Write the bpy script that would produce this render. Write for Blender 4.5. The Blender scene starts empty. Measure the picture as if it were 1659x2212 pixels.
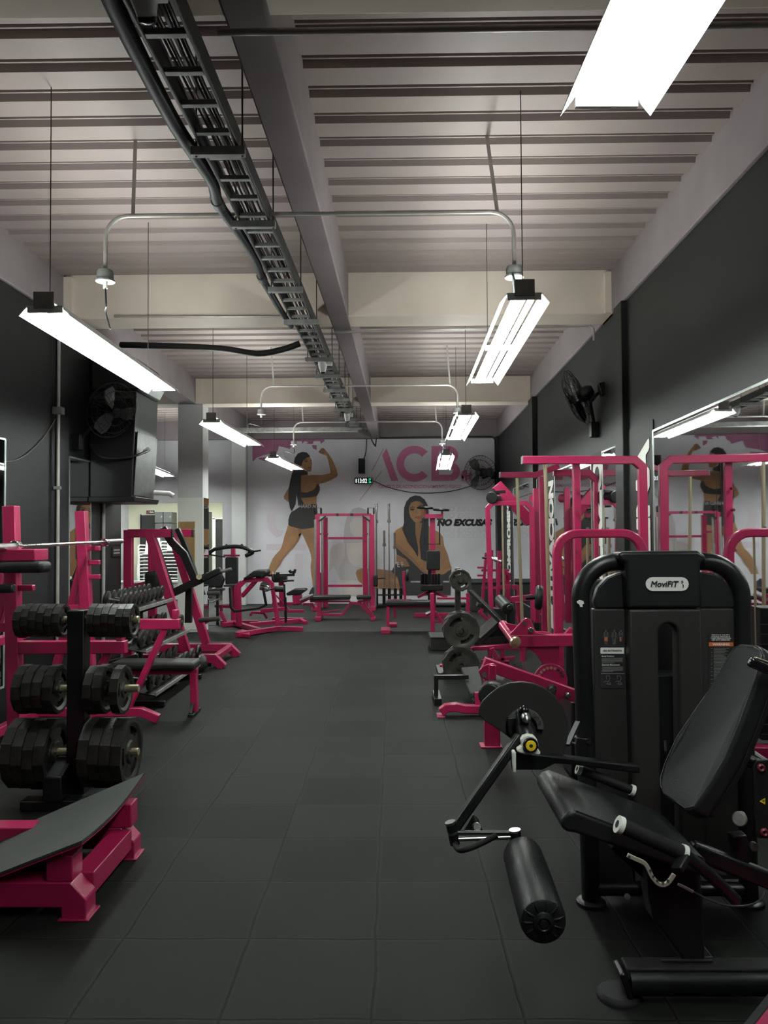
import bpy, bmesh, math, random
from mathutils import Vector as V, Matrix, Euler
random.seed(7)
SC = bpy.context.scene
COL = SC.collection
PI = math.pi
# ---------------------------------------------------------------- camera
FPX, IW, IH = 1665.0, 1659.0, 2212.0
cam_d = bpy.data.cameras.new('camera'); cam = bpy.data.objects.new('camera', cam_d); COL.objects.link(cam)
cam_d.sensor_fit = 'VERTICAL'; cam_d.sensor_height = 36.0; cam_d.lens = 36.0 * FPX / IH
cam_d.clip_start = 0.05; cam_d.clip_end = 100
CAMP = V((0, 0, 1.6))
YAW, PITCH, ROLL = math.atan(21.5 / FPX), math.atan(43.0 / FPX), math.radians(-0.33)
RM = Matrix.Rotation(YAW, 3, 'Z') @ Matrix.Rotation(PI / 2 + PITCH, 3, 'X') @ Matrix.Rotation(ROLL, 3, 'Z')
cam.matrix_world = Matrix.Translation(CAMP) @ RM.to_4x4()
SC.camera = cam
# ---------------------------------------------------------------- exposure, world
vs = SC.view_settings
vs.view_transform = 'Standard'; vs.look = 'None'; vs.gamma = 1.0; vs.use_curve_mapping = False
vs.exposure = 0.28
LAMP = 76.0           # emission of the fluorescent tubes
wd = bpy.data.worlds.new('world'); SC.world = wd; wd.use_nodes = True
wd.node_tree.nodes['Background'].inputs[0].default_value = (0.5, 0.55, 0.6, 1)
wd.node_tree.nodes['Background'].inputs[1].default_value = 0.02

def W(x, y, D):
    """pixel of the 1659x2212 frame -> point on the plane Y = D"""
    d = RM @ V(((x - IW / 2) / FPX, -(y - IH / 2) / FPX, -1.0))
    return CAMP + d * (D / d.y)
def WX(x, y, X):
    d = RM @ V(((x - IW / 2) / FPX, -(y - IH / 2) / FPX, -1.0))
    return CAMP + d * (X / d.x)
def WZ(x, y, Z):
    d = RM @ V(((x - IW / 2) / FPX, -(y - IH / 2) / FPX, -1.0))
    return CAMP + d * ((Z - CAMP.z) / d.z)
def P(l): return [W(*a) for a in l]
X_, Y_, Z_ = V((1, 0, 0)), V((0, 1, 0)), V((0, 0, 1))
# ---------------------------------------------------------------- materials
MAT = {}
def mat(name, col, rough=0.5, metal=0.0, spec=0.5, noise=0.0, nscale=8.0, bump=0.0, bscale=60.0, emit=None, estr=1.0, coat=0.0, col2=None):
    m = bpy.data.materials.new(name); m.use_nodes = True
    nt = m.node_tree; b = nt.nodes['Principled BSDF']
    b.inputs['Base Color'].default_value = (*col, 1); b.inputs['Roughness'].default_value = rough
    b.inputs['Metallic'].default_value = metal; b.inputs['Specular IOR Level'].default_value = spec
    b.inputs['Coat Weight'].default_value = coat
    if emit:
        b.inputs['Emission Color'].default_value = (*emit, 1); b.inputs['Emission Strength'].default_value = estr
    tc = None
    if noise or bump:
        tc = nt.nodes.new('ShaderNodeTexCoord')
    if noise:
        n = nt.nodes.new('ShaderNodeTexNoise'); n.inputs['Scale'].default_value = nscale; n.inputs['Detail'].default_value = 5
        nt.links.new(tc.outputs['Object'], n.inputs['Vector'])
        mx = nt.nodes.new('ShaderNodeMix'); mx.data_type = 'RGBA'
        c2 = col2 or tuple(c * (1 - noise) for c in col)
        mx.inputs['A'].default_value = (*col, 1); mx.inputs['B'].default_value = (*c2, 1)
        rp = nt.nodes.new('ShaderNodeMapRange'); rp.inputs[1].default_value = 0.35; rp.inputs[2].default_value = 0.65
        nt.links.new(n.outputs['Fac'], rp.inputs[0]); nt.links.new(rp.outputs[0], mx.inputs['Factor'])
        nt.links.new(mx.outputs['Result'], b.inputs['Base Color'])
    if bump:
        n = nt.nodes.new('ShaderNodeTexNoise'); n.inputs['Scale'].default_value = bscale; n.inputs['Detail'].default_value = 3
        nt.links.new(tc.outputs['Object'], n.inputs['Vector'])
        bp = nt.nodes.new('ShaderNodeBump'); bp.inputs['Strength'].default_value = bump; bp.inputs['Distance'].default_value = 0.01
        nt.links.new(n.outputs['Fac'], bp.inputs['Height']); nt.links.new(bp.outputs[0], b.inputs['Normal'])
    MAT[name] = m; return m
mat('pink', (0.352, 0.01232, 0.07216), 0.33, noise=0.12, nscale=3, bump=0.05, bscale=40, coat=0.25)
mat('black_metal', (0.0068, 0.007225, 0.00765), 0.38, spec=0.42, noise=0.2, nscale=12)
mat('black_gloss', (0.008, 0.008, 0.009), 0.2)
mat('vinyl', (0.0102, 0.01147, 0.01147), 0.45, spec=0.32, bump=0.12, bscale=150)
mat('grip', (0.008, 0.008, 0.008), 0.65, spec=0.3, bump=0.1, bscale=200)
mat('iron', (0.00595, 0.005865, 0.00527), 0.42, spec=0.42, noise=0.5, nscale=14, bump=0.25, bscale=45, col2=(0.0221, 0.01955, 0.0153))
mat('iron_grey', (0.07, 0.069, 0.058), 0.36, metal=0.35, noise=0.4, nscale=14, bump=0.15, bscale=45)
mat('chrome', (0.75, 0.74, 0.7), 0.16, metal=1.0)
mat('brass', (0.62, 0.55, 0.36), 0.3, metal=0.75)
mat('steel', (0.5, 0.5, 0.49), 0.33, metal=1.0, noise=0.2, nscale=20)
mat('galv', (0.3, 0.3, 0.29), 0.5, metal=0.35, noise=0.3, nscale=15)
mat('dark_galv', (0.07, 0.07, 0.07), 0.5, metal=0.6, noise=0.4, nscale=10)
mat('conduit', (0.5, 0.48, 0.45), 0.38, metal=0.3, noise=0.2, nscale=6)
mat('deck', (0.2349, 0.1844, 0.1844), 0.6, noise=0.12, nscale=1.5, col2=(0.2523, 0.2018, 0.187))
mat('beam', (0.2175, 0.181, 0.1897), 0.7, noise=0.12, nscale=2.5, bump=0.15, bscale=12)
mat('beam_lit', (0.78, 0.67, 0.575), 0.7, noise=0.1, nscale=2, bump=0.1, bscale=10)  # beam paint made paler: lamp light on the cross beams put into the colour
mat('dark_wall', (0.00714, 0.00798, 0.008568), 0.55, spec=0.35, noise=0.15, nscale=2)
mat('white_wall', (0.62, 0.62, 0.62), 0.7, noise=0.08, nscale=2)
mat('side_wall', (0.5, 0.49, 0.52), 0.7, noise=0.08, nscale=2)
mat('mural_wall', (0.78, 0.765, 0.82), 0.75, noise=0.16, nscale=1.1, bump=0.1, bscale=20)
mat('cream', (0.56, 0.545, 0.41), 0.7, noise=0.05, nscale=2)
mat('mirror', (0.82, 0.84, 0.84), 0.02, metal=1.0)
mat('mirror_edge', (0.6, 0.65, 0.63), 0.2, metal=0.6)
mat('white_paint', (0.75, 0.76, 0.7), 0.5)
mat('white_plastic', (0.72, 0.72, 0.7), 0.35)
mat('black_plastic', (0.00765, 0.00833, 0.00833), 0.45, spec=0.38)
mat('charcoal', (0.01955, 0.01912, 0.01785), 0.5, spec=0.38, bump=0.08, bscale=220)
mat('dark_rubber', (0.016, 0.017, 0.017), 0.75, bump=0.2, bscale=120)
mat('rubber_sheet', (0.0272, 0.0306, 0.02805), 0.7, noise=0.15, nscale=5)
mat('fan_blade', (0.045, 0.045, 0.047), 0.5)
mat('alloy', (0.5, 0.48, 0.41), 0.4, metal=0.4)
mat('cam_grey', (0.06, 0.06, 0.056), 0.5)
mat('hose', (0.006, 0.007, 0.008), 0.6)
mat('cable', (0.04, 0.04, 0.045), 0.5)
mat('cable_light', (0.18, 0.16, 0.15), 0.5)
mat('yellow', (0.85, 0.6, 0.02), 0.4)
mat('orange', (0.6, 0.13, 0.03), 0.5)
mat('red_bolt', (0.14, 0.012, 0.022), 0.4, metal=0.0)
mat('label_black', (0.014, 0.014, 0.014), 0.5)
mat('label_white', (0.8, 0.8, 0.76), 0.5)
mat('label_grey', (0.25, 0.25, 0.24), 0.5)
mat('locker', (0.055, 0.058, 0.055), 0.5)
mat('cork', (0.36, 0.22, 0.09), 0.9, noise=0.2, nscale=40)
mat('cork_frame', (0.5, 0.37, 0.2), 0.6)
mat('tube', (1, 1, 1), 0.5, emit=(0.93, 1.0, 0.95), estr=LAMP)
mat('reflector', (0.75, 0.8, 0.77), 0.4)
mat('led_white', (0.1, 0.1, 0.1), 0.5, emit=(0.9, 1.0, 1.0), estr=0.9)
mat('led_green', (0.02, 0.1, 0.05), 0.5, emit=(0.05, 1.0, 0.4), estr=0.7)
# printed colours of the mural
mat('skin', (0.42, 0.225, 0.11), 0.75, noise=0.25, nscale=3)
mat('skin_dark', (0.2, 0.1, 0.06), 0.75)
mat('skin_mid', (0.29, 0.155, 0.085), 0.75)
mat('hair', (0.033, 0.033, 0.036), 0.7)
mat('cloth', (0.045, 0.043, 0.045), 0.75)
mat('mural_pink', (0.47, 0.17, 0.31), 0.75, noise=0.3, nscale=2)
mat('logo_pink', (0.63, 0.2, 0.37), 0.7)
mat('ghost', (0.5, 0.475, 0.495), 0.75)
mat('ghost_skin', (0.62, 0.57, 0.545), 0.75)
mat('ghost_pink', (0.7, 0.63, 0.69), 0.75)
mat('mural_grey', (0.42, 0.4, 0.42), 0.75)
mat('ghost_line', (0.66, 0.64, 0.68), 0.75)
mat('lips', (0.28, 0.09, 0.07), 0.6)
mat('ink', (0.012, 0.012, 0.012), 0.7)

# ---------------------------------------------------------------- mesh builder
def unit(v):
    v = V(v); return v / v.length if v.length > 1e-9 else V((0, 0, 1))
class MB:
    def __init__(s): s.v = []; s.f = []
    def add(s, vs_, fs):
        o = len(s.v); s.v += [V(a) for a in vs_]; s.f += [tuple(i + o for i in f) for f in fs]; return s
    def obox(s, c, ax, ay, az, hx, hy, hz):
        c = V(c); ax, ay, az = V(ax) * hx, V(ay) * hy, V(az) * hz
        vv = [c + ax * i + ay * j + az * k for k in (-1, 1) for j in (-1, 1) for i in (-1, 1)]
        return s.add(vv, [(0, 2, 3, 1), (4, 5, 7, 6), (0, 1, 5, 4), (2, 6, 7, 3), (0, 4, 6, 2), (1, 3, 7, 5)])
    def box(s, x0, x1, y0, y1, z0, z1):
        return s.obox(((x0 + x1) / 2, (y0 + y1) / 2, (z0 + z1) / 2), X_, Y_, Z_, abs(x1 - x0) / 2, abs(y1 - y0) / 2, abs(z1 - z0) / 2)
    def bar(s, p, q, w, h=None, up=Z_):
        h = h or w; p, q = V(p), V(q); t = unit(q - p); up = V(up)
        if abs(t.dot(unit(up))) > 0.98: up = Y_ if abs(t.y) < 0.9 else X_
        sd = unit(t.cross(up)); u2 = unit(sd.cross(t))
        return s.obox((p + q) / 2, sd, t, u2, w / 2, (q - p).length / 2, h / 2)
    def path(s, pts, w, h, n, closed=False):
        """mitred square tube along pts lying in a plane of normal n; w along n, h across"""
        pts = [V(p) for p in pts]; n = unit(n); N = len(pts); vv = []
        for i in range(N):
            a = unit(pts[i] - pts[i - 1]) if (i > 0 or closed) else None
            b = unit(pts[(i + 1) % N] - pts[i]) if (i < N - 1 or closed) else None
            if a is None: a = b
            if b is None: b = a
            pa, pb = unit(n.cross(a)), unit(n.cross(b))
            m = unit(pa + pb); k = 1 / max(0.35, m.dot(pa))
            o = m * (h / 2 * k)
            for su, sv in ((-1, -1), (1, -1), (1, 1), (-1, 1)):
                vv.append(pts[i] + n * (su * w / 2) + o * sv)
        ff = []
        for i in range(N if closed else N - 1):
            j = (i + 1) % N
            for k in range(4):
                ff.append((i * 4 + k, i * 4 + (k + 1) % 4, j * 4 + (k + 1) % 4, j * 4 + k))
        if not closed:
            ff.append((3, 2, 1, 0)); e = (N - 1) * 4; ff.append((e, e + 1, e + 2, e + 3))
        return s.add(vv, ff)
    def tube(s, pts, r, n=10, caps=True):
        pts = [V(p) for p in pts]; N = len(pts); T = []
        for i in range(N):
            t = V((0, 0, 0))
            if i > 0: t += unit(pts[i] - pts[i - 1])
            if i < N - 1: t += unit(pts[i + 1] - pts[i])
            T.append(unit(t))
        ref = V((0, 0, 1)) if abs(T[0].z) < 0.9 else V((1, 0, 0))
        a = unit(T[0].cross(ref)); vv = []; ff = []
        for i in range(N):
            a = unit(a - T[i] * a.dot(T[i])); b = T[i].cross(a)
            rr = r[i] if isinstance(r, (list, tuple)) else r
            for k in range(n):
                an = 2 * PI * k / n; vv.append(pts[i] + (a * math.cos(an) + b * math.sin(an)) * rr)
        for i in range(N - 1):
            for k in range(n):
                ff.append((i * n + k, i * n + (k + 1) % n, (i + 1) * n + (k + 1) % n, (i + 1) * n + k))
        if caps:
            ff.append(tuple(range(n - 1, -1, -1))); ff.append(tuple((N - 1) * n + k for k in range(n)))
        return s.add(vv, ff)
    def cyl(s, p, q, r, n=20, r2=None):
        return s.tube([p, q], [r, r2 if r2 is not None else r], n)
    def lathe(s, prof, p, axis, n=24, caps=False):
        p, ax = V(p), unit(axis); ref = Z_ if abs(ax.z) < 0.9 else X_
        a = unit(ax.cross(ref)); b = ax.cross(a); vv = []; ff = []; N = len(prof)
        for r, z in prof:
            for k in range(n):
                an = 2 * PI * (k + .5) / n; vv.append(p + ax * z + (a * math.cos(an) + b * math.sin(an)) * r)
        for i in range(N - 1):
            for k in range(n):
                ff.append((i * n + k, i * n + (k + 1) % n, (i + 1) * n + (k + 1) % n, (i + 1) * n + k))
        if caps:
            ff.append(tuple(range(n - 1, -1, -1))); ff.append(tuple((N - 1) * n + k for k in range(n)))
        return s.add(vv, ff)
    def prism(s, poly, O, u, v, d):
        O, u, v, d = V(O), V(u), V(v), V(d); N = len(poly)
        vv = [O + u * a + v * b for a, b in poly]; vv += [p + d for p in vv]
        ff = [tuple(range(N - 1, -1, -1)), tuple(range(N, 2 * N))]
        for i in range(N):
            j = (i + 1) % N; ff.append((i, j, N + j, N + i))
        return s.add(vv, ff)
    def slab(s, pts, d):
        """polygon of 3D points extruded by d"""
        N = len(pts); vv = [V(p) for p in pts]; vv += [p + V(d) for p in vv]
        ff = [tuple(range(N - 1, -1, -1)), tuple(range(N, 2 * N))]
        for i in range(N):
            j = (i + 1) % N; ff.append((i, j, N + j, N + i))
        return s.add(vv, ff)
    def flat(s, pts): return s.add(pts, [tuple(range(len(pts)))])
    def ball(s, c, r, n=12, sq=(1, 1, 1)):
        pr = []; c = V(c); vv = []; ff = []; m = n // 2
        for i in range(m + 1):
            th = PI * i / m
            for k in range(n):
                ph = 2 * PI * k / n
                vv.append(c + V((r * sq[0] * math.sin(th) * math.cos(ph), r * sq[1] * math.sin(th) * math.sin(ph), r * sq[2] * math.cos(th))))
        for i in range(m):
            for k in range(n):
                ff.append((i * n + k, (i + 1) * n + k, (i + 1) * n + (k + 1) % n, i * n + (k + 1) % n))
        return s.add(vv, ff)
    def disc_ring(s, c, ax, R, r, n=32, tn=6):
        c, ax = V(c), unit(ax); ref = Z_ if abs(ax.z) < 0.9 else X_
        a = unit(ax.cross(ref)); b = ax.cross(a); vv = []; ff = []
        for i in range(n):
            A = 2 * PI * i / n; d = a * math.cos(A) + b * math.sin(A)
            for k in range(tn):
                B = 2 * PI * k / tn; vv.append(c + d * (R + r * math.cos(B)) + ax * (r * math.sin(B)))
        for i in range(n):
            for k in range(tn):
                ff.append((i * tn + k, ((i + 1) % n) * tn + k, ((i + 1) % n) * tn + (k + 1) % tn, i * tn + (k + 1) % tn))
        return s.add(vv, ff)
def arc(c, r, a0, a1, n, u=X_, v=Z_):
    c = V(c); return [c + V(u) * (r * math.cos(math.radians(a0 + (a1 - a0) * i / n))) + V(v) * (r * math.sin(math.radians(a0 + (a1 - a0) * i / n))) for i in range(n + 1)]
def smoothpath(pts, k=5):
    """Catmull-Rom through pts"""
    pts = [V(p) for p in pts]; out = []
    for i in range(len(pts) - 1):
        p0, p1, p2, p3 = pts[max(i - 1, 0)], pts[i], pts[i + 1], pts[min(i + 2, len(pts) - 1)]
        for j in range(k):
            t = j / k
            out.append(0.5 * ((2 * p1) + (p2 - p0) * t + (2 * p0 - 5 * p1 + 4 * p2 - p3) * t * t + (3 * p1 - p0 - 3 * p2 + p3) * t ** 3))
    out.append(pts[-1]); return out
BASE = {}
def finish(name, mb, m, base=V((0, 0, 0)), bevel=0.0, seg=2, angle=38):
    me = bpy.data.meshes.new(name)
    me.from_pydata([tuple(p - base) for p in mb.v], [], mb.f); me.validate(verbose=False); me.update()
    bm = bmesh.new(); bm.from_mesh(me); bmesh.ops.recalc_face_normals(bm, faces=bm.faces); bm.to_mesh(me); bm.free()
    me.materials.append(MAT[m])
    for p in me.polygons: p.use_smooth = True
    me.set_sharp_from_angle(angle=math.radians(angle))
    o = bpy.data.objects.new(name, me); COL.objects.link(o)
    if bevel:
        bv = o.modifiers.new('bevel', 'BEVEL'); bv.width = bevel; bv.segments = seg; bv.limit_method = 'ANGLE'; bv.angle_limit = math.radians(40)
    return o
def tag(o, label=None, cat=None, group=None, kind=None):
    if label: o['label'] = label
    if cat: o['category'] = cat
    if group: o['group'] = group
    if kind: o['kind'] = kind
    return o
def thing(name, label, cat, loc=(0, 0, 0), group=None):
    o = bpy.data.objects.new(name, None); COL.objects.link(o); o.location = loc; o.empty_display_size = 0.1
    BASE[o.name] = V(loc); return tag(o, label, cat, group)
def part(name, mb, m, parent, bevel=0.0, seg=2, label=None, angle=38):
    b = BASE[parent.name]; o = finish(name, mb, m, b, bevel, seg, angle); o.parent = parent; BASE[o.name] = b
    if label: o['label'] = label
    return o
def solo(name, mb, m, label, cat, group=None, bevel=0.0, loc=None, angle=38):
    b = V(loc) if loc is not None else V((0, 0, 0))
    o = finish(name, mb, m, b, bevel, 2, angle); o.location = b; BASE[o.name] = b
    return tag(o, label, cat, group)
def struct(name, mb, m, bevel=0.0, angle=38):
    return tag(finish(name, mb, m, V((0, 0, 0)), bevel, 2, angle), kind='structure')
def dup(o, parent=None):
    kids = list(o.children)
    c = o.copy(); COL.objects.link(c)
    if parent is not None: c.parent = parent
    for k in kids: dup(k, c)
    return c
def place(root, loc, rot=(0, 0, 0), sc=1.0, label=None, group=None):
    c = dup(root); c.location = loc; c.rotation_euler = rot; c.scale = (sc, sc, sc) if not isinstance(sc, tuple) else sc
    if label: c['label'] = label
    if group: c['group'] = group
    return c
def text(name, s, O, u, v, w, h, m, parent=None, bold=0.0, fat=0.0, shear=0.0, kind_=None, label=None, cat=None, depth=0.0):
    """text fitted to a w x h box from corner O along unit axes u, v"""
    cu = bpy.data.curves.new('t', 'FONT'); cu.body = s; cu.offset = bold; cu.shear = shear; cu.resolution_u = 3
    if depth: cu.extrude = 0.01
    ob = bpy.data.objects.new('t', cu); COL.objects.link(ob)
    dg = bpy.context.evaluated_depsgraph_get(); dg.update()
    me = bpy.data.meshes.new_from_object(ob.evaluated_get(dg)); bpy.data.objects.remove(ob); bpy.data.curves.remove(cu)
    if fat:   # heavier strokes: the outline repeated a little to every side
        vv = [q.co.copy() for q in me.vertices]; ff = [tuple(p.vertices) for p in me.polygons]; nv, nf = [], []
        for dx, dy in ((0, 0), (1, 0), (-1, 0), (0, 1), (0, -1), (.7, .7), (-.7, .7), (.7, -.7), (-.7, -.7)):
            o_ = len(nv); nv += [(c.x + dx * fat, c.y + dy * fat, o_ / len(vv) * .0003) for c in vv]; nf += [tuple(i + o_ for i in f) for f in ff]
        me = bpy.data.meshes.new('t'); me.from_pydata(nv, [], nf)
    xs = [q.co.x for q in me.vertices]; ys = [q.co.y for q in me.vertices]; zs = [q.co.z for q in me.vertices]
    x0, x1, y0, y1 = min(xs), max(xs), min(ys), max(ys); O, u, v = V(O), unit(u), unit(v); n = u.cross(v)
    b = BASE[parent.name] if parent is not None else V((0, 0, 0))
    for q in me.vertices:
        z = (q.co.z if fat else 0) if not depth else (q.co.z - min(zs)) / 0.02 * depth
        q.co = O + u * ((q.co.x - x0) / (x1 - x0) * w) + v * ((q.co.y - y0) / (y1 - y0) * h) + n * z - b
    me.update(); me.materials.clear(); me.materials.append(MAT[m]); me.name = name
    o = bpy.data.objects.new(name, me); COL.objects.link(o)
    if parent is not None: o.parent = parent; BASE[o.name] = b
    return tag(o, label, cat, None, kind_)
# ================================================================ THE SETTING
def RW(y): return 1.984 + 0.02 * y            # the right wall leans away a little
def WR(x, y, off=0.0):
    d = RM @ V(((x - IW / 2) / FPX, -(y - IH / 2) / FPX, -1.0)); t = (1.984 - off) / (d.x - 0.02 * d.y)
    return CAMP + d * t
RU, RN = unit((0.02, 1, 0)), unit((-1, 0.02, 0))
def RP(y, z, off=0.0): return V((RW(y), y, z)) + RN * off
def floor_material():
    m = bpy.data.materials.new('rubber_tiles'); m.use_nodes = True; nt = m.node_tree; L = nt.links.new
    b = nt.nodes['Principled BSDF']; N = nt.nodes.new
    tc = N('ShaderNodeTexCoord'); sp = N('ShaderNodeSeparateXYZ'); L(tc.outputs['Object'], sp.inputs[0])
    nz = N('ShaderNodeTexNoise'); nz.inputs['Scale'].default_value = 3; L(tc.outputs['Object'], nz.inputs['Vector'])
    def M(op, a, c=None, d=None):
        n = N('ShaderNodeMath'); n.operation = op
        for i, q in enumerate((a, c, d)):
            if q is None: continue
            if isinstance(q, (int, float)): n.inputs[i].default_value = q
            else: L(q, n.inputs[i])
        return n.outputs[0]
    wob = M('MULTIPLY', M('SUBTRACT', nz.outputs['Fac'], 0.5), 0.03)
    tx = M('DIVIDE', M('ADD', M('ADD', sp.outputs[0], 10.083), wob), 0.5); ty = M('DIVIDE', M('ADD', M('ADD', sp.outputs[1], 9.93), wob), 0.5)
    fx, fy = M('FRACT', tx), M('FRACT', ty)
    ex = M('MINIMUM', fx, M('SUBTRACT', 1.0, fx)); ey = M('MINIMUM', fy, M('SUBTRACT', 1.0, fy))
    e = M('MINIMUM', ex, M('MULTIPLY', ey, 1.0))
    seam = N('ShaderNodeMapRange'); seam.inputs[1].default_value = 0.005; seam.inputs[2].default_value = 0.014; L(e, seam.inputs[0])
    lip = N('ShaderNodeMapRange'); lip.inputs[1].default_value = 0.014; lip.inputs[2].default_value = 0.032; lip.inputs[3].default_value = 1; lip.inputs[4].default_value = 0; L(e, lip.inputs[0])
    cb = N('ShaderNodeCombineXYZ'); L(M('FLOOR', tx), cb.inputs[0]); L(M('FLOOR', ty), cb.inputs[1])
    wn = N('ShaderNodeTexWhiteNoise'); wn.noise_dimensions = '2D'; L(cb.outputs[0], wn.inputs['Vector'])
    n2 = N('ShaderNodeTexNoise'); n2.inputs['Scale'].default_value = 2.2; n2.inputs['Detail'].default_value = 6; n2.inputs['Roughness'].default_value = 0.65; L(tc.outputs['Object'], n2.inputs['Vector'])
    n3 = N('ShaderNodeTexNoise'); n3.inputs['Scale'].default_value = 180; L(tc.outputs['Object'], n3.inputs['Vector'])
    val = M('ADD', M('MULTIPLY', wn.outputs['Value'], 0.65), M('MULTIPLY', n2.outputs['Fac'], 0.8))
    val = M('ADD', val, M('MULTIPLY', n3.outputs['Fac'], 0.35))
    val = M('ADD', val, M('MULTIPLY', lip.outputs[0], 0.8))
    mx = N('ShaderNodeMix'); mx.data_type = 'RGBA'; vr = N('ShaderNodeMapRange'); vr.inputs[1].default_value = 0.35; vr.inputs[2].default_value = 1.5; L(val, vr.inputs[0]); L(vr.outputs[0], mx.inputs['Factor'])
    mx.inputs['A'].default_value = (0.0024, 0.0029, 0.0025, 1); mx.inputs['B'].default_value = (0.0125, 0.0138, 0.0117, 1)
    mk = N('ShaderNodeMix'); mk.data_type = 'RGBA'; L(seam.outputs[0], mk.inputs['Factor']); mk.inputs['A'].default_value = (0.0022, 0.0022, 0.0022, 1); L(mx.outputs['Result'], mk.inputs['B'])
    L(mk.outputs['Result'], b.inputs['Base Color'])
    b.inputs['Roughness'].default_value = 0.66; b.inputs['Specular IOR Level'].default_value = 0.14
    bp = N('ShaderNodeBump'); bp.inputs['Strength'].default_value = 0.35; bp.inputs['Distance'].default_value = 0.006
    hh = M('ADD', M('ADD', seam.outputs[0], M('MULTIPLY', n3.outputs['Fac'], 0.12)), M('MULTIPLY', wn.outputs['Value'], 0.3))
    L(hh, bp.inputs['Height']); L(bp.outputs[0], b.inputs['Normal'])
    MAT['floor_tiles'] = m
floor_material()
mat('floor_roll', (0.006, 0.0065, 0.007), 0.7, noise=0.25, nscale=3, bump=0.15, bscale=120)
struct('floor', MB().box(-7.2, 2.6, -3.2, 12.45, -0.12, 0.0), 'floor_tiles')
struct('floor_back', MB().box(-7.2, 2.6, 12.45, 21, -0.12, -0.004), 'floor_roll')
# ribbed steel deck
pr = []; y = -3.2
prof = [(0, 0), (.150, 0), (.163, .045), (.184, .045), (.187, .028), (.199, .028), (.202, .045), (.221, .045), (.224, .028), (.236, .028), (.239, .045), (.255, .045), (.270, 0)]
while y < 17.4:
    for a, b in prof: pr.append((y + a, 4.09 + b))
    y += 0.28
poly = pr + [(pr[-1][0], 4.24), (pr[0][0], 4.24)]
struct('ceiling', MB().prism(poly, (-7.2, 0, 0), Y_, Z_, X_ * 9.8), 'deck', angle=20)
# beams
def cross_beam(y0, y1, m='beam'):
    return struct('trim_1', MB().box(-7.0, 2.45, y0, y1, 3.69, 4.13), m, 0.008)
for y0, y1 in ((-1.9, -1.55), (2.70, 3.06), (7.42, 7.80), (12.40, 12.76), (17.12, 17.34)): cross_beam(y0, y1, 'beam_lit' if y0 < 17 else 'beam')
def cbeam(y): return -0.665 + 0.013 * (y - 4)
cb_ = MB()
cb_.slab([(cbeam(-3) , -3.1, 3.685), (cbeam(-3) + .19, -3.1, 3.685), (cbeam(17.2) + .19, 17.2, 3.685), (cbeam(17.2), 17.2, 3.685)], (0, 0, .45))
struct('trim_2', cb_, 'beam', 0.01)
rb = MB(); rb.slab([(RW(-3) - .03, -3, 3.69), (RW(-3) + .3, -3, 3.69), (RW(17.2) + .3, 17.2, 3.69), (RW(17.2) - .03, 17.2, 3.69)], (0, 0, .45))
struct('trim_3', rb, 'beam', 0.01)
struct('trim_4', MB().box(-3.50, -3.19, -3, 17.2, 3.69, 4.14), 'beam', 0.01)
# small fillets where beams and girders meet
for y0 in (7.42, 12.4):
    struct('trim_5', MB().box(RW(y0) - .09, RW(y0) - .02, y0 - .05, y0, 3.69, 4.09), 'beam_lit')
    struct('trim_6', MB().box(-3.19, -3.11, y0 - .05, y0, 3.69, 4.09), 'beam_lit')
# walls
w = MB(); w.slab([(RW(-3.2), -3.2, 0), (RW(-3.2) + .25, -3.2, 0), (RW(17.4) + .25, 17.4, 0), (RW(17.4), 17.4, 0)], (0, 0, 3.70))
struct('wall_right', w, 'dark_wall')
struct('wall_left', MB().box(-3.45, -3.22, -3.2, 9.05, 0, 3.70), 'dark_wall')
struct('wall_front', MB().box(-7.2, 2.6, -3.4, -3.2, 0, 4.2), 'dark_wall')
struct('wall_back', MB().box(-3.30, RW(17.3) + .2, 17.3, 17.5, 0, 3.72), 'mural_wall')
wl = MB(); wl.box(-7.0, -3.30, 17.3, 17.45, 2.29, 3.72); wl.box(-7.0, -6.35, 17.3, 17.45, 0, 2.29); wl.box(-3.86, -3.30, 17.3, 17.45, 0, 2.29)
struct('wall_back_side', wl, 'side_wall')
struct('wall_side', MB().box(-7.2, -7.0, 8.8, 21, 0, 4.2), 'side_wall')
struct('wall_divider', MB().box(-7.0, -3.45, 8.8, 9.05, 0, 4.1), 'side_wall')
struct('pillar_back', MB().box(-3.60, -3.285, 17.05, 17.3, 0, 3.69), 'white_wall', 0.006)
struct('pillar_middle', MB().box(-3.49, -3.085, 12.4, 12.78, 0, 3.69), 'white_wall', 0.008)
for (y0, y1, d) in ((6.98, 7.24, .05), (11.95, 12.35, .07), (16.9, 17.3, .06)):
    struct('pillar_right', MB().slab([RP(y0, 0, d), RP(y0, 0, -.05), RP(y1, 0, -.05), RP(y1, 0, d)], (0, 0, 3.69)), 'dark_wall', 0.006)
struct('pillar_left', MB().box(-3.30, -3.19, 7.30, 7.52, 0, 3.69), 'dark_wall', 0.006)
# reception beyond the opening
struct('wall_reception', MB().box(-7.2, -2.6, 20.25, 20.45, 0, 3.2), 'cream')
struct('wall_reception_right', MB().box(-2.9, -2.7, 17.5, 20.2, 0, 3.2), 'cream')
struct('ceiling_reception', MB().box(-7.2, -2.6, 17.45, 20.4, 3.0, 3.2), 'white_wall')
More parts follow.
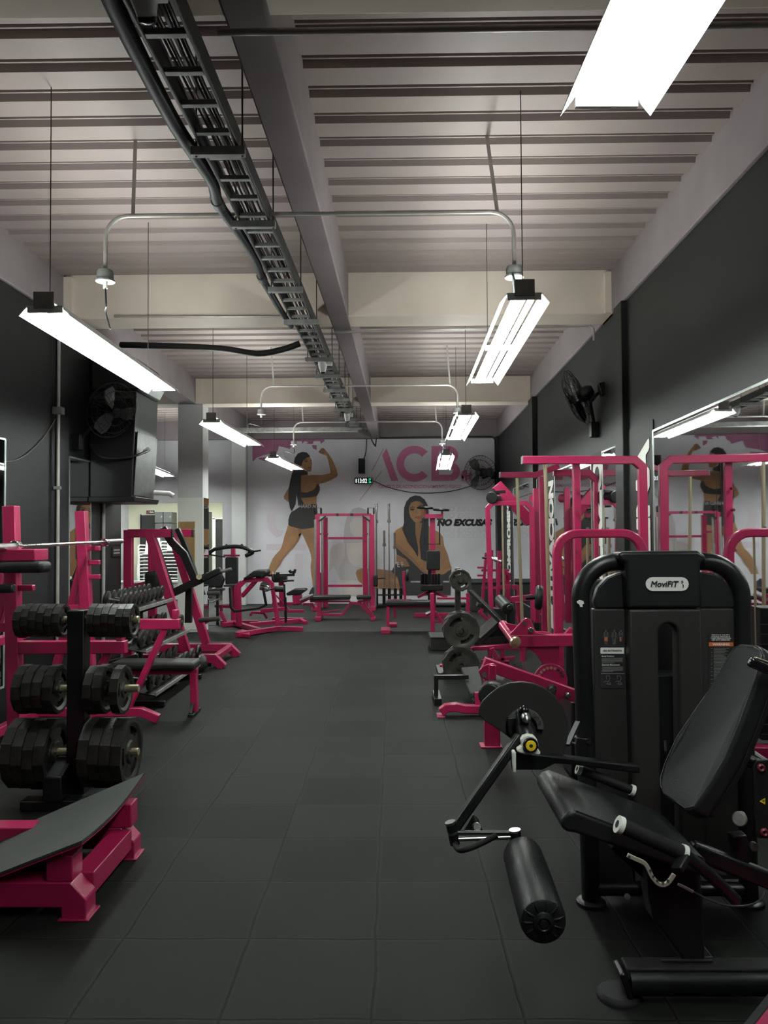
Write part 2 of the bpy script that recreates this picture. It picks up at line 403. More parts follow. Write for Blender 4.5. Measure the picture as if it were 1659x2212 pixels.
# mirrors on the side walls
def mirror(label, pts, n, group=None):
    t = thing('wall_mirror', label, 'mirror', (0, 0, 0), group)
    c = sum((V(p) for p in pts), V((0, 0, 0))) / 4
    part('mirror_glass', MB().slab(pts, V(n) * .012), 'mirror', t)
    fr = MB()
    for i in range(4):
        a, b = V(pts[i]), V(pts[(i + 1) % 4]); fr.bar(a + V(n) * .006, b + V(n) * .006, .016, .02, n)
    part('edge_trim', fr, 'mirror_edge', t)
def rmirror(y0, y1, z0, z1, label): mirror(label, [RP(y0, z0, .006), RP(y1, z0, .006), RP(y1, z1, .006), RP(y0, z1, .006)], RN)
mirror('large frameless wall mirror on the dark wall beside the black weight-stack machine', [RP(2.2, .35, .086), RP(6.22, .35, .006), RP(6.22, 2.4, .006), RP(2.2, 2.4, .086)], RN)
rmirror(7.26, 7.86, .35, 2.40, 'narrow wall mirror between the DISCIPLINA and ESFUERZO wall strips')
rmirror(8.34, 10.45, .35, 2.40, 'wall mirror between the ESFUERZO and MOTIVACION wall strips')
rmirror(11.05, 11.9, .35, 2.40, 'slim wall mirror just past the MOTIVACION strip on the right wall')
rmirror(12.45, 14.6, .35, 2.40, 'wall mirror in front of the COMPROMISO strip on the right wall')
def lmirror(y0, y1, z0, z1, label): mirror(label, [(-3.214, y0, z0), (-3.214, y1, z0), (-3.214, y1, z1), (-3.214, y0, z1)], X_)
lmirror(2.4, 6.3, .35, 2.38, 'wall mirror on the dark left wall behind the squat rack uprights')
lmirror(7.56, 8.1, .3, 2.36, 'narrow wall mirror on the left wall under the wall fan')
t = thing('pillar_mirror', 'mirror panel facing the room on the lower half of the white pillar', 'mirror')
part('mirror_glass', MB().box(-3.085, -3.075, 12.42, 12.76, .12, 2.17), 'mirror', t)
part('pillar_cladding', MB().box(-3.49, -3.085, 12.392, 12.4, .05, 2.17), 'white_paint', t)
# wall strips with words, read upwards
def strip(word, y0, y1, z0, z1, ty0, ty1, tz0, tz1, back):
    t = thing('wall_lettering', 'white vertical lettering %s on the dark right wall' % word, 'lettering')
    part('backing_strip', MB().slab([RP(y0, z0, .003), RP(y1, z0, .003), RP(y1, z1, .003), RP(y0, z1, .003)], RN * .006), back, t)
    b_ = text('letters', word, RP(ty0, tz0, .012), Z_, RU, tz1 - tz0, ty1 - ty0, 'white_paint', t, bold=0.03, fat=.035)
    return t
strip('DISCIPLINA', 6.25, 6.97, .1, 2.5, 6.33, 6.73, -.10 + .25, 2.36, 'dark_wall')
strip('ESFUERZO', 7.88, 8.32, .1, 2.42, 7.90, 8.30, .25, 2.38, 'ink')
strip('MOTIVACION', 10.5, 11.0, .1, 2.42, 10.55, 10.95, .25, 2.30, 'ink')
strip('COMPROMISO', 14.7, 15.9, .1, 2.5, 15.0, 15.65, .6, 2.25, 'ink')
# ================================================================ LAMPS
def make_lamp(name):
    t = thing(name, 'x', 'ceiling lamp', (0, 0, 0), 'fluorescent ceiling lamps')
    L = 2.44
    part('housing', MB().prism([(-.022, .0), (.022, .0), (.018, .045), (-.018, .045)], (0, 0, .005), X_, Z_, Y_ * L), 'reflector', t)
    for s in (-1, 1):
        r = MB(); r.slab([(s * .092, 0, .012), (s * .138, 0, -.045), (s * .140, 0, -.043), (s * .094, 0, .014)], (0, L, 0))
        part('reflector_wing', r, 'reflector', t)
    for s in (-1, 1):
        for k in (0, 1):
            part('fluorescent_tube', MB().cyl((s * .048, .03 + k * 1.21, -.004), (s * .048, 1.2 + k * 1.21, -.004), .017, 8), 'tube', t)
    for y in (.012, 1.22, 2.43): part('lamp_holder', MB().box(-.095, .095, y - .008, y + .008, -.024, .014), 'white_plastic', t)
    part('hanger_bracket', MB().box(-.055, .055, -.012, .0, -.005, .085), 'galv', t)
    return t
lamp0 = make_lamp('fluorescent_lamp')
lamp_copy0 = None
def lamp(a, b, label, short, first=False):
    a, b = V(a), V(b); d = b - a
    o = dup(lamp0) if not first else lamp0
    o.location = a; o['label'] = label
    o.rotation_euler = (math.atan2(d.z, math.hypot(d.x, d.y)), 0, math.atan2(-d.x, d.y))
    for f in (0.03, 0.8) if short else ():
        q = a + d * f
        solo('hanger_wire', MB().cyl(q + V((0, 0, .06)), V((q.x, q.y, 4.11 if q.y < 17.3 else 3.01)), .003, 6), 'dark_galv', 'thin wire holding the %s end of %s' % ('near' if f < .5 else 'far', short), 'wire', 'lamp hanging wires')
def LP(x, y, D): return W(x, y, D)
lamp((0.735, 4.27, 2.915), (0.775, 6.71, 2.915), 'fluorescent lamp before the first cross beam, hanging on the mirror wall side', 'the lamp before the first cross beam, mirror side')
lamp((0.80, 8.42, 2.90), (0.86, 10.86, 2.915), 'fluorescent lamp just above the printed pink logo, past the first cross beam', 'the lamp above the pink logo')
lamp((0.885, 12.9, 2.90), (0.98, 15.3, 2.86), 'small far fluorescent lamp covering the letter B of the pink logo', 'the small lamp over the logo letter B')
lamp((-1.895, 4.14, 2.83), (-1.97, 6.58, 2.845), 'large fluorescent lamp hanging in front of the black air cooler', 'the lamp before the air cooler')
lamp((-2.02, 8.5, 2.85), (-1.985, 10.9, 2.865), 'fluorescent lamp hanging beside the white pillar', 'the lamp beside the white pillar')
lamp((-1.975, 12.6, 2.845), (-1.86, 15.0, 2.85), 'fluorescent lamp hanging in front of the hair of the printed flexing woman', 'the lamp before the flexing woman')
lamp((-4.5, 13.9, 2.83), (-4.75, 16.2, 2.83), 'small fluorescent lamp hanging in the side area behind the white pillar', 'the side area lamp')
lamp((-6.7, 18.4, 2.7), (-4.3, 18.4, 2.7), 'fluorescent lamp hanging inside the cream reception room', 'the first reception lamp')
lamp((-5.6, 17.8, 2.7), (-3.2, 17.8, 2.7), 'added unseen lamp brightening the cream room, just behind the opening', 'the added reception lamp')  # extra lamp, added to brighten the cream room
lamp((0.70, -.10, 2.92), (0.655, 2.36, 2.915), 'nearest and largest fluorescent lamp, over the near end of the mirror wall', 'the nearest lamp', True)
for q in [o for o in COL.objects if o.name.startswith('fluorescent_lamp') and o.get('label', '').startswith('nearest and largest')]:
    BASE[q.name] = V((0, 0, 0)); part('uplight_blocker', MB().box(-.096, .096, 0, 2.44, .0145, .02), 'cam_grey', q)  # added plate that keeps this lamp's upward light off the deck
# ================================================================ CABLE TRAY, CONDUITS, CEILING FITTINGS
def tx(y): return -0.862 + 0.012 * (y - 3.5)
t = thing('cable_tray', 'long steel ladder tray full of cables hanging under the ceiling', 'cable tray', (tx(3), 3, 3.5))
for s_, nm in ((-1, 0), (1, 1)):
    part('side_rail', MB().slab([(tx(1.5) + s_ * .09 - .008, 1.5, 3.52), (tx(1.5) + s_ * .09 + .008, 1.5, 3.52), (tx(14.3) + s_ * .09 + .008, 14.3, 3.52), (tx(14.3) + s_ * .09 - .008, 14.3, 3.52)], (0, 0, .1)), 'dark_galv', t, .004)
y = 1.7; k = 0
while y < 14.2:
    o = part('rung', MB().obox((tx(y), y, 3.535), X_, Y_, Z_, .083, .016, .012), 'galv', t, .003); y += .245
for i in range(9):
    o_ = -.062 + .0155 * i; pts = []
    yy = 1.6
    while yy < 14.2:
        pts.append((tx(yy) + o_ + random.uniform(-.013, .013), yy, 3.562 + random.uniform(0, .035))); yy += .8
    part('cable', MB().tube(smoothpath(pts, 3), random.choice((.006, .008, .010)), 6), random.choice(('cable', 'cable', 'cable_light', 'hose')), t)
for i, D in enumerate((3.78, 4.69, 5.97, 6.89, 8.41, 9.32, 10.27, 11.0, 11.9, 12.8, 14.1)):
    sw = .14 if i < 3 else .16
    part('strut_support', MB().box(tx(D) - sw, tx(D) + sw - .01, D - .02, D + .02, 3.475, 3.518), 'galv', t, .003)
    for s_ in (-1, 1): part('threaded_rod', MB().cyl((tx(D) + s_ * (sw - .025), D, 3.47), (tx(D) + s_ * (sw - .025), D, 4.12), .005, 6), 'dark_galv', t)
# black hose strapped along the tray
hp = [W(x - 14 * (y < 500) - 6, y, 3200 / (1149 - y)) for x, y in ((240, -60), (262, 0), (330, 140), (398, 268), (452, 350), (480, 395), (492, 440), (522, 502), (556, 556), (572, 600), (590, 632), (612, 670), (635, 705))]
t = thing('black_hose', 'thick black hose strapped along the near edge of the cable tray', 'hose', hp[6])
part('hose_body', MB().tube(smoothpath(hp, 4), [.040 - .0003 * i for i in range(49)], 10), 'hose', t)
for i in (2, 6, 9): part('tape_band', MB().cyl(hp[i] - (hp[i + 1] - hp[i - 1]) * .06, hp[i] + (hp[i + 1] - hp[i - 1]) * .06, .037, 10), 'cable', t)
solo('branch_hose', MB().tube(smoothpath(P([(648, 742, 8.2), (610, 755, 8.2), (555, 764, 8.2), (480, 753, 8.2), (380, 748, 8.2), (305, 746, 8.2), (262, 745, 8.3)]), 4), .033, 10), 'hose', 'black hose running from the cable tray to the air cooler', 'hose')
solo('cross_tray', MB().box(-3.3, -.66, 14.15, 14.3, 3.46, 3.54), 'galv', 'steel channel crossing behind the far end of the cable tray', 'cable tray', bevel=.004)
# conduits that feed the lamps
def feed(D, X0, X1, z, zb, label, sup=True, lead=None):
    t = thing('conduit', label, 'conduit', (0, D, z), 'conduits under the ceiling')
    r = .09 + .05; pts = [V((X0, D, zb))] + arc((X0 + r, D, z - r), r, 180, 90, 6) + arc((X1 - r, D, z - r), r, 90, 0, 6) + [V((X1, D, zb))]
    part('conduit_pipe', MB().tube(pts, .013, 8), 'conduit', t)
    for x in (X0, X1):
        part('junction_box', MB().lathe([(.0, .07), (.045, .07), (.05, .055), (.05, .012), (.058, .01), (.058, 0), (0, 0)], (x, D, zb - .07), Z_, 14), 'galv', t)
        part('cable_gland', MB().cyl((x, D, zb - .11), (x, D, zb - .07), .014, 8), 'white_plastic', t)
    for x in (X0 + .17, X1 - .1):
        part('support_strap', MB().bar((x, D, z), (x - .04, D + .16 * (D < 6), 4.12), .022, .008), 'conduit', t)
    if lead:
        for (x, e) in zip((X0, X1), lead):
            part('lamp_cord', MB().tube(smoothpath([(x, D, zb - .1), (x + .005, D, zb - .22), V(e) + V((-.03, 0, .12)), e], 5), .006, 6), 'hose', t)
feed(4.69, -1.77, .745, 3.56, 3.22, 'conduit with two lamp drops crossing before the first cross beam', lead=((-1.80, 4.85, 2.90), (.735, 4.5, 2.99)))
feed(10.27, -1.77, .86, 3.56, 3.25, 'conduit with two lamp drops crossing below the second cross beam', lead=((-1.9, 10.2, 2.93), (.82, 9.9, 2.98)))
feed(13.6, -1.77, .86, 3.55, 3.22, 'smaller conduit with two lamp drops crossing near the mural', lead=((-1.9, 13.5, 2.91), (.9, 13.4, 2.97)))
solo('conduit', MB().cyl((-.70, 3.06, 3.625), (2.02, 3.06, 3.625), .014, 10), 'conduit', 'shiny straight conduit crossing closest, tied to the cable tray', 'conduit', 'conduits under the ceiling')
solo('conduit', MB().tube([(-.60, 7.88, 3.66), (1.85, 7.88, 3.70), (2.0, 7.88, 3.70)] + arc((2.0, 7.88, 3.64), .06, 90, 0, 5) + [(2.06, 7.88, 3.55)], .013, 8), 'conduit', 'thin conduit behind the first cross beam ending at the mirror wall', 'conduit', 'conduits under the ceiling')
solo('conduit', MB().cyl((-2.7, 7.39, 3.70), (-.98, 7.39, 3.685), .011, 8), 'conduit', 'thin conduit along the lower edge of the first cross beam', 'conduit', 'conduits under the ceiling')
solo('conduit', MB().tube(smoothpath([(-.72, 14.3, 3.53), (-.5, 14.6, 3.56), (-.46, 16.6, 3.56), (-.4, 17.05, 3.5)], 4) + [V((-.38, 17.08, 3.69)), V((2.1, 17.08, 3.70))] + arc((2.15, 17.08, 3.6), .1, 90, 0, 4) + [V((2.25, 17.08, 2.6))], .016, 8), 'dark_galv', 'conduit running along the top edge of the mural', 'conduit', 'conduits under the ceiling')
t = thing('wall_conduit', 'pale vertical conduit on the dark wall beside the squat rack', 'conduit', (-3.19, 7.24, 0))
part('conduit_pipe', MB().cyl((-3.175, 7.24, .0), (-3.175, 7.24, 3.6), .016, 10), 'conduit', t)
part('coupling_box', MB().box(-3.22, -3.13, 7.2, 7.28, 2.73, 2.8), 'galv', t, .006)
part('clamp', MB().box(-3.21, -3.15, 7.22, 7.26, 2.02, 2.05), 'galv', t)
solo('wall_conduit', MB().cyl((-3.2, 8.45, .0), (-3.2, 8.45, 2.0), .02, 10), 'conduit', 'pale vertical conduit under the air cooler', 'conduit')
# security cameras
def seccam(loc, s, label):
    t = thing('security_camera', label, 'camera', loc); c = V(loc)
    part('mount_box', MB().box(c.x - .005 * s, c.x + .085 * s, c.y - .04 * s, c.y + .05 * s, c.z + .02 * s, c.z + .1 * s), 'white_plastic', t, .006)
    part('camera_body', MB().lathe([(0, .10), (.046, .10), (.05, .06), (.047, 0), (.036, -.035), (.034, -.05)], c, Z_ - Y_ * .75, 18), 'white_plastic', t)
    part('lens', MB().lathe([(.036, -.045), (.033, -.062), (.02, -.07), (0, -.072)], c, Z_ - Y_ * .75, 16), 'black_gloss', t)
seccam(W(312, 2, 2.60), .85, 'white security camera under the near end of the cable tray')
seccam(W(697, 793, 8.5), 1.25, 'white security camera under the cable tray beyond the first cross beam')
seccam(W(750, 903, 12.45), 1.1, 'farthest white security camera at the end of the cable tray')
# wall fans
def make_fan(name, label):
    t = thing(name, label, 'fan', (0, 0, 0), 'black wall fans')
    R = .34
    cg = MB()
    for yy, rr in ((-.09, .06), (-.085, .16), (-.065, .26), (0, R), (.03, R * .98), (.06, .24), (.07, .12)): cg.disc_ring((0, yy, 0), Y_, rr, .0035, 28, 5)
    for i in range(32):
        a = 2 * PI * i / 32; d = V((math.cos(a), 0, math.sin(a)))
        cg.tube([d * .05 + Y_ * -.092, d * .16 + Y_ * -.086, d * .26 + Y_ * -.066, d * R, d * .24 + Y_ * .06, d * .08 + Y_ * .075], .0018, 4, False)
    part('cage', cg, 'black_metal', t)
    for i in range(3):
        a = 2 * PI * i / 3; b_ = MB(); pts = []
        for (r, w_, tw) in ((.05, .03, .03), (.14, .07, .03), (.24, .09, .02), (.30, .06, .012)):
            d = V((math.cos(a), 0, math.sin(a))); s_ = V((-math.sin(a), 0, math.cos(a)))
            pts.append((d * r + s_ * w_ + Y_ * (-.03 - tw), d * r - s_ * w_ + Y_ * (-.03 + tw)))
        for j in range(3): b_.slab([pts[j][0], pts[j][1], pts[j + 1][1], pts[j + 1][0]], (0, .004, 0))
        part('blade', b_, 'fan_blade', t)
    part('hub_cap', MB().lathe([(0, -.102), (.045, -.1), (.055, -.09), (.05, -.03), (0, -.03)], (0, 0, 0), Y_, 18), 'black_metal', t)
    part('motor_housing', MB().lathe([(0, .21), (.06, .2), (.085, .16), (.09, .08), (.07, .02), (0, .02)], (0, 0, 0), Y_, 18), 'black_metal', t, label=None)
    return t
fan0 = make_fan('wall_fan', 'black wall fan on the mural beside the logo, cage seen from the front')
def put_fan(loc, face, mount, label, sc=1.0, first=False):
    o = fan0 if first else dup(fan0); loc = V(loc); f = unit(face)
    q = f.to_track_quat('-Y', 'Z'); o.rotation_mode = 'QUATERNION'; o.rotation_quaternion = q; o.location = loc; o.scale = (sc,) * 3; o['label'] = label
    mt = V(mount); inv = (Matrix.Translation(loc) @ q.to_matrix().to_4x4() @ Matrix.Scale(sc, 4)).inverted()
    back = loc - f * .15
    a = MB().tube([inv @ p for p in smoothpath([back, back + V((0, 0, -.12)), (back + mt) / 2 + V((0, 0, -.05)), mt], 4)], .02, 8)
    BASE[o.name] = V((0, 0, 0)); part('wall_arm', a, 'black_metal', o)
    m2 = MB().obox(mt, X_, Y_, Z_, .05, .05, .08); m2.v = [inv @ p for p in m2.v]; part('wall_plate', m2, 'black_metal', o, .008)
put_fan(W(1037, 1021, 16.75), (-.45, -.85, -.1), (2.2, 17.0, 2.83), 'black wall fan on the mural beside the logo, cage seen from the front', 1.1, True)
put_fan((1.93, 8.1, 3.0), (-.85, .45, -.35), (RW(8.1) - .03, 8.1, 2.66), 'black wall fan high on the mirror wall above the pink machines', .9)
put_fan((-2.84, 7.72, 2.84), (.75, -.45, -.35), (-3.19, 7.7, 2.52), 'black wall fan on the dark wall in front of the air cooler', .85)
# air cooler cabinet
t = thing('air_cooler', 'large black air cooler cabinet hung high on the dark wall', 'air cooler', (-2.97, 8.4, 1.95))
part('cabinet', MB().slab([(-3.2, 8.06, 1.97), (-2.76, 8.06, 1.97), (-2.71, 8.06, 3.1), (-3.2, 8.06, 3.1)], (0, .75, 0)), 'black_plastic', t, .01)
part('side_panel', MB().slab([(-2.758, 8.10, 2.0), (-2.758, 8.78, 2.0), (-2.716, 8.78, 2.68), (-2.716, 8.10, 2.68)], (.012, 0, 0)), 'dark_galv', t, .003)
part('hood', MB().slab([(-3.2, 8.05, 3.1), (-2.7, 8.05, 3.1), (-2.62, 8.05, 3.24), (-2.7, 8.05, 3.45), (-3.2, 8.05, 3.5)], (0, .77, 0)), 'black_plastic', t, .03)
part('base_tray', MB().slab([(-3.2, 8.02, 1.93), (-2.72, 8.02, 1.93), (-2.70, 8.02, 1.985), (-3.2, 8.02, 1.985)], (0, .82, 0)), 'black_plastic', t, .008)
part('trim_band', MB().box(-3.2, -2.70, 8.035, 8.05, 3.02, 3.05), 'dark_galv', t)
part('drain_pipe', MB().tube([(-2.72, 8.7, 2.06), (-2.55, 8.72, 2.05), (-2.5, 8.72, 2.02)], .028, 10), 'white_plastic', t)
part('power_cable', MB().tube(smoothpath(P([(195, 960, 7.95), (215, 985, 7.9), (250, 990, 7.98), (290, 985, 8.0), (318, 974, 8.2)]), 5), .014, 8), 'hose', t)
part('cable_socket', MB().cyl(W(312, 976, 8.22), W(322, 970, 8.25), .025, 10), 'white_plastic', t)
# little speaker, clock
t = thing('wall_speaker', 'small black speaker mounted on the mural above the digital clock', 'speaker', W(781, 1021, 17.1))
part('speaker_box', MB().slab([W(774, 990, 17.1), W(788, 990, 17.1), W(788, 1022, 17.1), W(774, 1022, 17.1)], (0, .19, 0)), 'black_plastic', t, .008)
part('grille', MB().slab([W(775, 993, 17.092), W(787, 993, 17.092), W(787, 1019, 17.092), W(775, 1019, 17.092)], (0, .01, 0)), 'grip', t)
part('speaker_wire', MB().tube(smoothpath([W(786, 990, 17.2), W(790, 978, 17.25), W(792, 950, 17.27), W(792, 930, 17.1)], 4), .01, 5), 'hose', t)
t = thing('digital_clock', 'digital wall clock glowing 13:02 on the mural', 'clock', W(785, 1044, 17.2))
part('clock_case', MB().slab([W(766, 1032, 17.22), W(804, 1032, 17.22), W(804, 1045, 17.22), W(766, 1045, 17.22)], (0, .07, 0)), 'black_gloss', t, .008)
def ctext(s, x0, y0, x1, y1, m):
    a, b_, c = W(x0, y1, 17.212), W(x1, y1, 17.212), W(x0, y0, 17.212)
    text('clock_digits', s, a, b_ - a, c - a, (b_ - a).length, (c - a).length, m, t, bold=.02)
ctext('13:02', 773.5, 1033.5, 793, 1043.5, 'led_white'); ctext('27', 796, 1033.5, 802, 1037.5, 'led_green'); ctext('26', 796, 1039, 802, 1043.5, 'led_green'); ctext('8', 768, 1034, 771, 1043, 'led_white')
solo('wall_cable', MB().tube(smoothpath([W(x, y, 17.27) for x, y in ((805, 1038), (840, 1053), (885, 1063), (930, 1065), (980, 1060), (1022, 1048))], 4), .008, 5), 'hose', 'thin slack cable drooping across the mural under the logo', 'cable')
solo('wall_wire', MB().tube(smoothpath([WX(x, y, -3.21) for x, y in ((4, 997), (30, 995), (60, 980), (95, 945), (120, 905))], 4), .004, 5), 'cable_light', 'thin loose wire on the dark wall beside the conduit', 'wire')
# ================================================================ PRINTED MURAL ON THE BACK WALL
MT = thing('wall_mural', 'printed mural of fitness women with a pink logo on the far wall', 'mural', (-.5, 17.3, 0))
def crop(ox, oy, s): return lambda l: [(ox + x * s, oy + y * s) for x, y in l]
cA, cB, cC, cD, cE, cG = crop(560, 940, .12055), crop(560, 1080, .12055), crop(740, 1060, .15672), crop(740, 940, .211), crop(530, 930, .12055), crop(660, 1080, .12202)
def wallpoly(mb, pts, k): return mb.flat([W(x, y, 17.298 - .0022 * k) for x, y in pts])
def pr_(name, polys, k, m, parent=MT, label=None):
    for q in polys:
        mb = MB(); wallpoly(mb, q, k); o = part(name, mb, m, parent, label=label)
        polys[0] is q and setattr(pr_, 'first', o)
    return pr_.first
def ell(x, y, a, b, n=16): return [(x + a * math.cos(2 * PI * i / n), y + b * math.sin(2 * PI * i / n)) for i in range(n)]
pr_('paint_splash', [cE([(125, 145), (860, 145), (1400, 145), (1425, 185), (1350, 240), (1340, 190), (1225, 190), (1210, 240), (1090, 240), (1130, 210), (1060, 190), (1020, 240), (1010, 190), (900, 190), (870, 255), (820, 285), (800, 330), (690, 300), (600, 280), (585, 350), (560, 400), (330, 440), (200, 490), (130, 560)]),
    cE([(1190, 260), (1280, 262), (1275, 350), (1215, 325)]), cE([(240, 490), (480, 470), (520, 540), (330, 545), (230, 510)])], 1, 'mural_pink')
# ghost figure and ghost letters
gh = pr_('ghost_figure', [cG([(670, 760), (690, 450), (740, 280), (830, 160), (950, 128), (1060, 170), (1150, 300), (1180, 600), (1200, 760)])], 1, 'ghost')
pr_('ghost_skin', [cG([(430, 900), (470, 820), (600, 765), (1040, 765), (1230, 820), (1300, 1000), (1300, 1230), (1000, 1230), (1000, 1700), (660, 1700), (620, 1420), (500, 1170), (420, 1280)]), cG([(780, 430), (850, 320), (1000, 315), (1080, 420), (1060, 560), (980, 660), (850, 640), (800, 560)])], 2, 'ghost_skin', gh)
pr_('ghost_top', [cG([(700, 765), (725, 765), (730, 950), (780, 1100), (880, 1180), (1030, 1200), (1040, 1430), (610, 1420), (590, 1200), (690, 1000)])], 3, 'mural_grey' if False else 'ghost', gh)
pr_('ghost_letters', [cB([(130, 790), (860, 790), (860, 900), (130, 900)]), cB([(640, 960), (780, 960), (780, 1240), (640, 1240)]), cB([(300, 60), (180, 150), (130, 300), (150, 480), (220, 600), (320, 680), (400, 640), (440, 560), (340, 540), (290, 420), (300, 280), (380, 170), (440, 160)])], 0, 'ghost_pink')
# flexing woman
fw = pr_('flexing_woman_print', [cA([(870, 650), (875, 722), (960, 712), (1110, 716), (1270, 685), (1276, 660), (1262, 580), (1235, 440), (1205, 365), (1160, 350), (1090, 325), (1060, 300), (1085, 270), (1110, 240), (1135, 228), (1165, 240), (1215, 300), (1270, 375), (1300, 430), (1345, 520), (1385, 620), (1405, 710), (1390, 745), (1300, 800), (1180, 850), (1075, 872), (1060, 1000), (1030, 1100), (1025, 1250), (760, 1260), (740, 1100), (700, 720), (720, 600)]),
    cA([(560, 930), (530, 940), (480, 1020), (440, 1100), (445, 1140), (520, 1200), (560, 1180)])], 2, 'skin')
pr_('arm_shading', [cA([(1270, 690), (1380, 690), (1405, 712), (1390, 745), (1300, 800), (1180, 850), (1075, 872), (1000, 840), (1150, 790), (1290, 740)]), cA([(1060, 300), (1090, 325), (1160, 350), (1185, 300), (1165, 242), (1130, 230)]), cA([(750, 730), (900, 760), (840, 900), (760, 1000)])], 3, 'skin_mid', fw)
pr_('legs_print', [cB([(515, 455), (490, 540), (450, 650), (430, 740), (405, 830), (370, 900), (300, 970), (240, 1050), (200, 1140), (165, 1240), (140, 1350), (265, 1350), (300, 1260), (370, 1170), (430, 1060), (530, 940), (620, 850), (700, 740), (762, 592), (755, 500)]),
    cB([(762, 590), (810, 700), (880, 850), (920, 960), (935, 1060), (920, 1200), (930, 1330), (950, 1450), (960, 1560), (1040, 1560), (1065, 1300), (1080, 1050), (1060, 800), (1040, 480), (755, 510)])], 3, 'skin', fw)
pr_('leg_shading', [cB([(300, 1260), (370, 1170), (430, 1060), (530, 940), (620, 850), (700, 740), (762, 592), (700, 620), (640, 780), (500, 920), (380, 1080), (280, 1260)]), cB([(690, 500), (760, 520), (762, 590), (720, 660), (690, 560)]), cB([(965, 600), (1040, 600), (1060, 900), (1065, 1300), (1040, 1560), (980, 1560), (1000, 1200), (985, 900)])], 4, 'skin_mid', fw)
pr_('shoes_print', [cB([(20, 1500), (110, 1420), (180, 1480), (185, 1600), (90, 1600)]), cB([(950, 1565), (1000, 1560), (1010, 1690), (885, 1690), (915, 1620)])], 4, 'hair', fw)
pr_('face_print', [cA([(905, 380), (935, 450), (947, 500), (940, 560), (932, 640), (890, 657), (850, 640), (780, 600), (720, 560), (740, 480), (800, 410)])], 3, 'skin', fw)
pr_('face_features', [ell(560 + 840 * .12055, 940 + 468 * .12055, 4.2, 1.8), ell(560 + 925 * .12055, 940 + 448 * .12055, 1.8, 1.5), cA([(800, 440), (860, 425), (868, 436), (805, 455)]), cA([(870, 575), (920, 565), (915, 595), (880, 598)])], 5, 'skin_dark', fw)
pr_('hair_print', [cA([(622, 480), (640, 400), (690, 330), (770, 298), (850, 310), (900, 360), (912, 385), (850, 405), (795, 445), (768, 500), (748, 570), (790, 625), (862, 665), (870, 700), (750, 725), (748, 1000), (742, 1120), (800, 1225), (740, 1270), (700, 1268), (690, 1180), (668, 1060), (660, 1160), (650, 1240), (620, 1300), (580, 1370), (548, 1300), (520, 1130), (528, 960), (555, 820), (588, 680), (630, 600)])], 4, 'hair', fw)
pr_('sports_top_print', [cA([(1055, 872), (1085, 930), (1086, 985), (1060, 1040), (1030, 1095), (900, 1115), (742, 1128), (746, 1020), (850, 1030), (950, 995), (1005, 950), (1030, 880)])], 4, 'cloth', fw)
pr_('shorts_print', [cB([(740, 85), (1030, 72), (1050, 300), (1045, 485), (970, 490), (900, 507), (750, 525), (690, 505), (560, 472), (520, 450), (522, 350), (545, 270), (580, 212), (640, 180), (715, 125)])], 4, 'cloth', fw)
def mtext(s, box, k, m, bold=.02, shear=0.0, parent=MT, name='printed_words', fat=0.0):
    x0, y0, x1, y1 = box; Dp = 17.298 - .0022 * k
    a, b_, c = W(x0, y1, Dp), W(x1, y1, Dp), W(x0, y0, Dp)
    return text(name, s, a, b_ - a, c - a, (b_ - a).length, (c - a).length, m, parent, bold=bold, fat=fat, shear=shear)
mtext('HARD N', (645, 1090, 683, 1097), 6, 'ghost', .02, .25, fw, 'waistband_words')
# seated woman
sw_ = pr_('seated_woman_print', [cC([(700, 590), (740, 540), (830, 490), (980, 430), (1110, 430), (1270, 540), (1340, 580), (1385, 640), (1400, 760), (1450, 880), (1480, 1000), (1505, 1070), (1400, 1150), (1100, 1170), (900, 1100), (740, 990), (745, 880), (735, 780), (705, 700)]),
    cC([(180, 1140), (200, 1092), (260, 1072), (400, 1070), (680, 1100), (800, 1200), (780, 1370), (520, 1350), (300, 1310), (215, 1240)])], 4, 'skin')
pr_('skin_shading', [cC([(740, 890), (850, 930), (980, 970), (880, 1060), (740, 985)]), cC([(1290, 760), (1400, 760), (1450, 880), (1480, 1000), (1505, 1070), (1380, 1090), (1340, 900)]), cC([(400, 1072), (680, 1100), (800, 1200), (600, 1230), (430, 1140)]), cC([(990, 440), (1110, 440), (1080, 600), (1060, 900), (1000, 800), (1010, 600)]), cC([(520, 1350), (480, 1270), (700, 1250), (790, 1300), (780, 1370)])], 5, 'skin_mid', sw_)
pr_('outfit_print', [cC([(735, 775), (830, 865), (940, 960), (1100, 1115), (1185, 1175), (1400, 1150), (1500, 1080), (1490, 1440), (830, 1440), (800, 1380), (760, 1200), (675, 1110), (740, 1000), (860, 1050), (930, 1040), (870, 940), (745, 880)])], 6, 'cloth', sw_)
pr_('near_arm', [cC([(700, 590), (740, 540), (830, 490), (870, 560), (900, 690), (1000, 850), (1130, 1010), (1180, 1080), (1180, 1172), (1090, 1112), (930, 950), (820, 860), (740, 780), (708, 700)])], 7, 'skin', sw_)
pr_('arm_shading', [cC([(708, 690), (740, 780), (820, 860), (930, 950), (1090, 1112), (1180, 1172), (1180, 1130), (1060, 1030), (940, 900), (800, 760)])], 8, 'skin_mid', sw_)
pr_('hood_print', [cC([(845, 330), (850, 230), (880, 150), (930, 90), (1000, 65), (1070, 75), (1130, 120), (1170, 190), (1186, 280), (1186, 900), (1150, 975), (1080, 940), (1060, 700), (1100, 440), (1000, 440), (1005, 600), (1040, 780), (1040, 920), (990, 830), (900, 710), (850, 600), (822, 530), (848, 440)])], 9, 'hair', sw_)
pr_('face_print', [cC([(915, 230), (945, 165), (1010, 140), (1070, 150), (1110, 190), (1128, 260), (1122, 360), (1090, 420), (1040, 447), (985, 427), (938, 365), (916, 300)])], 10, 'skin', sw_)
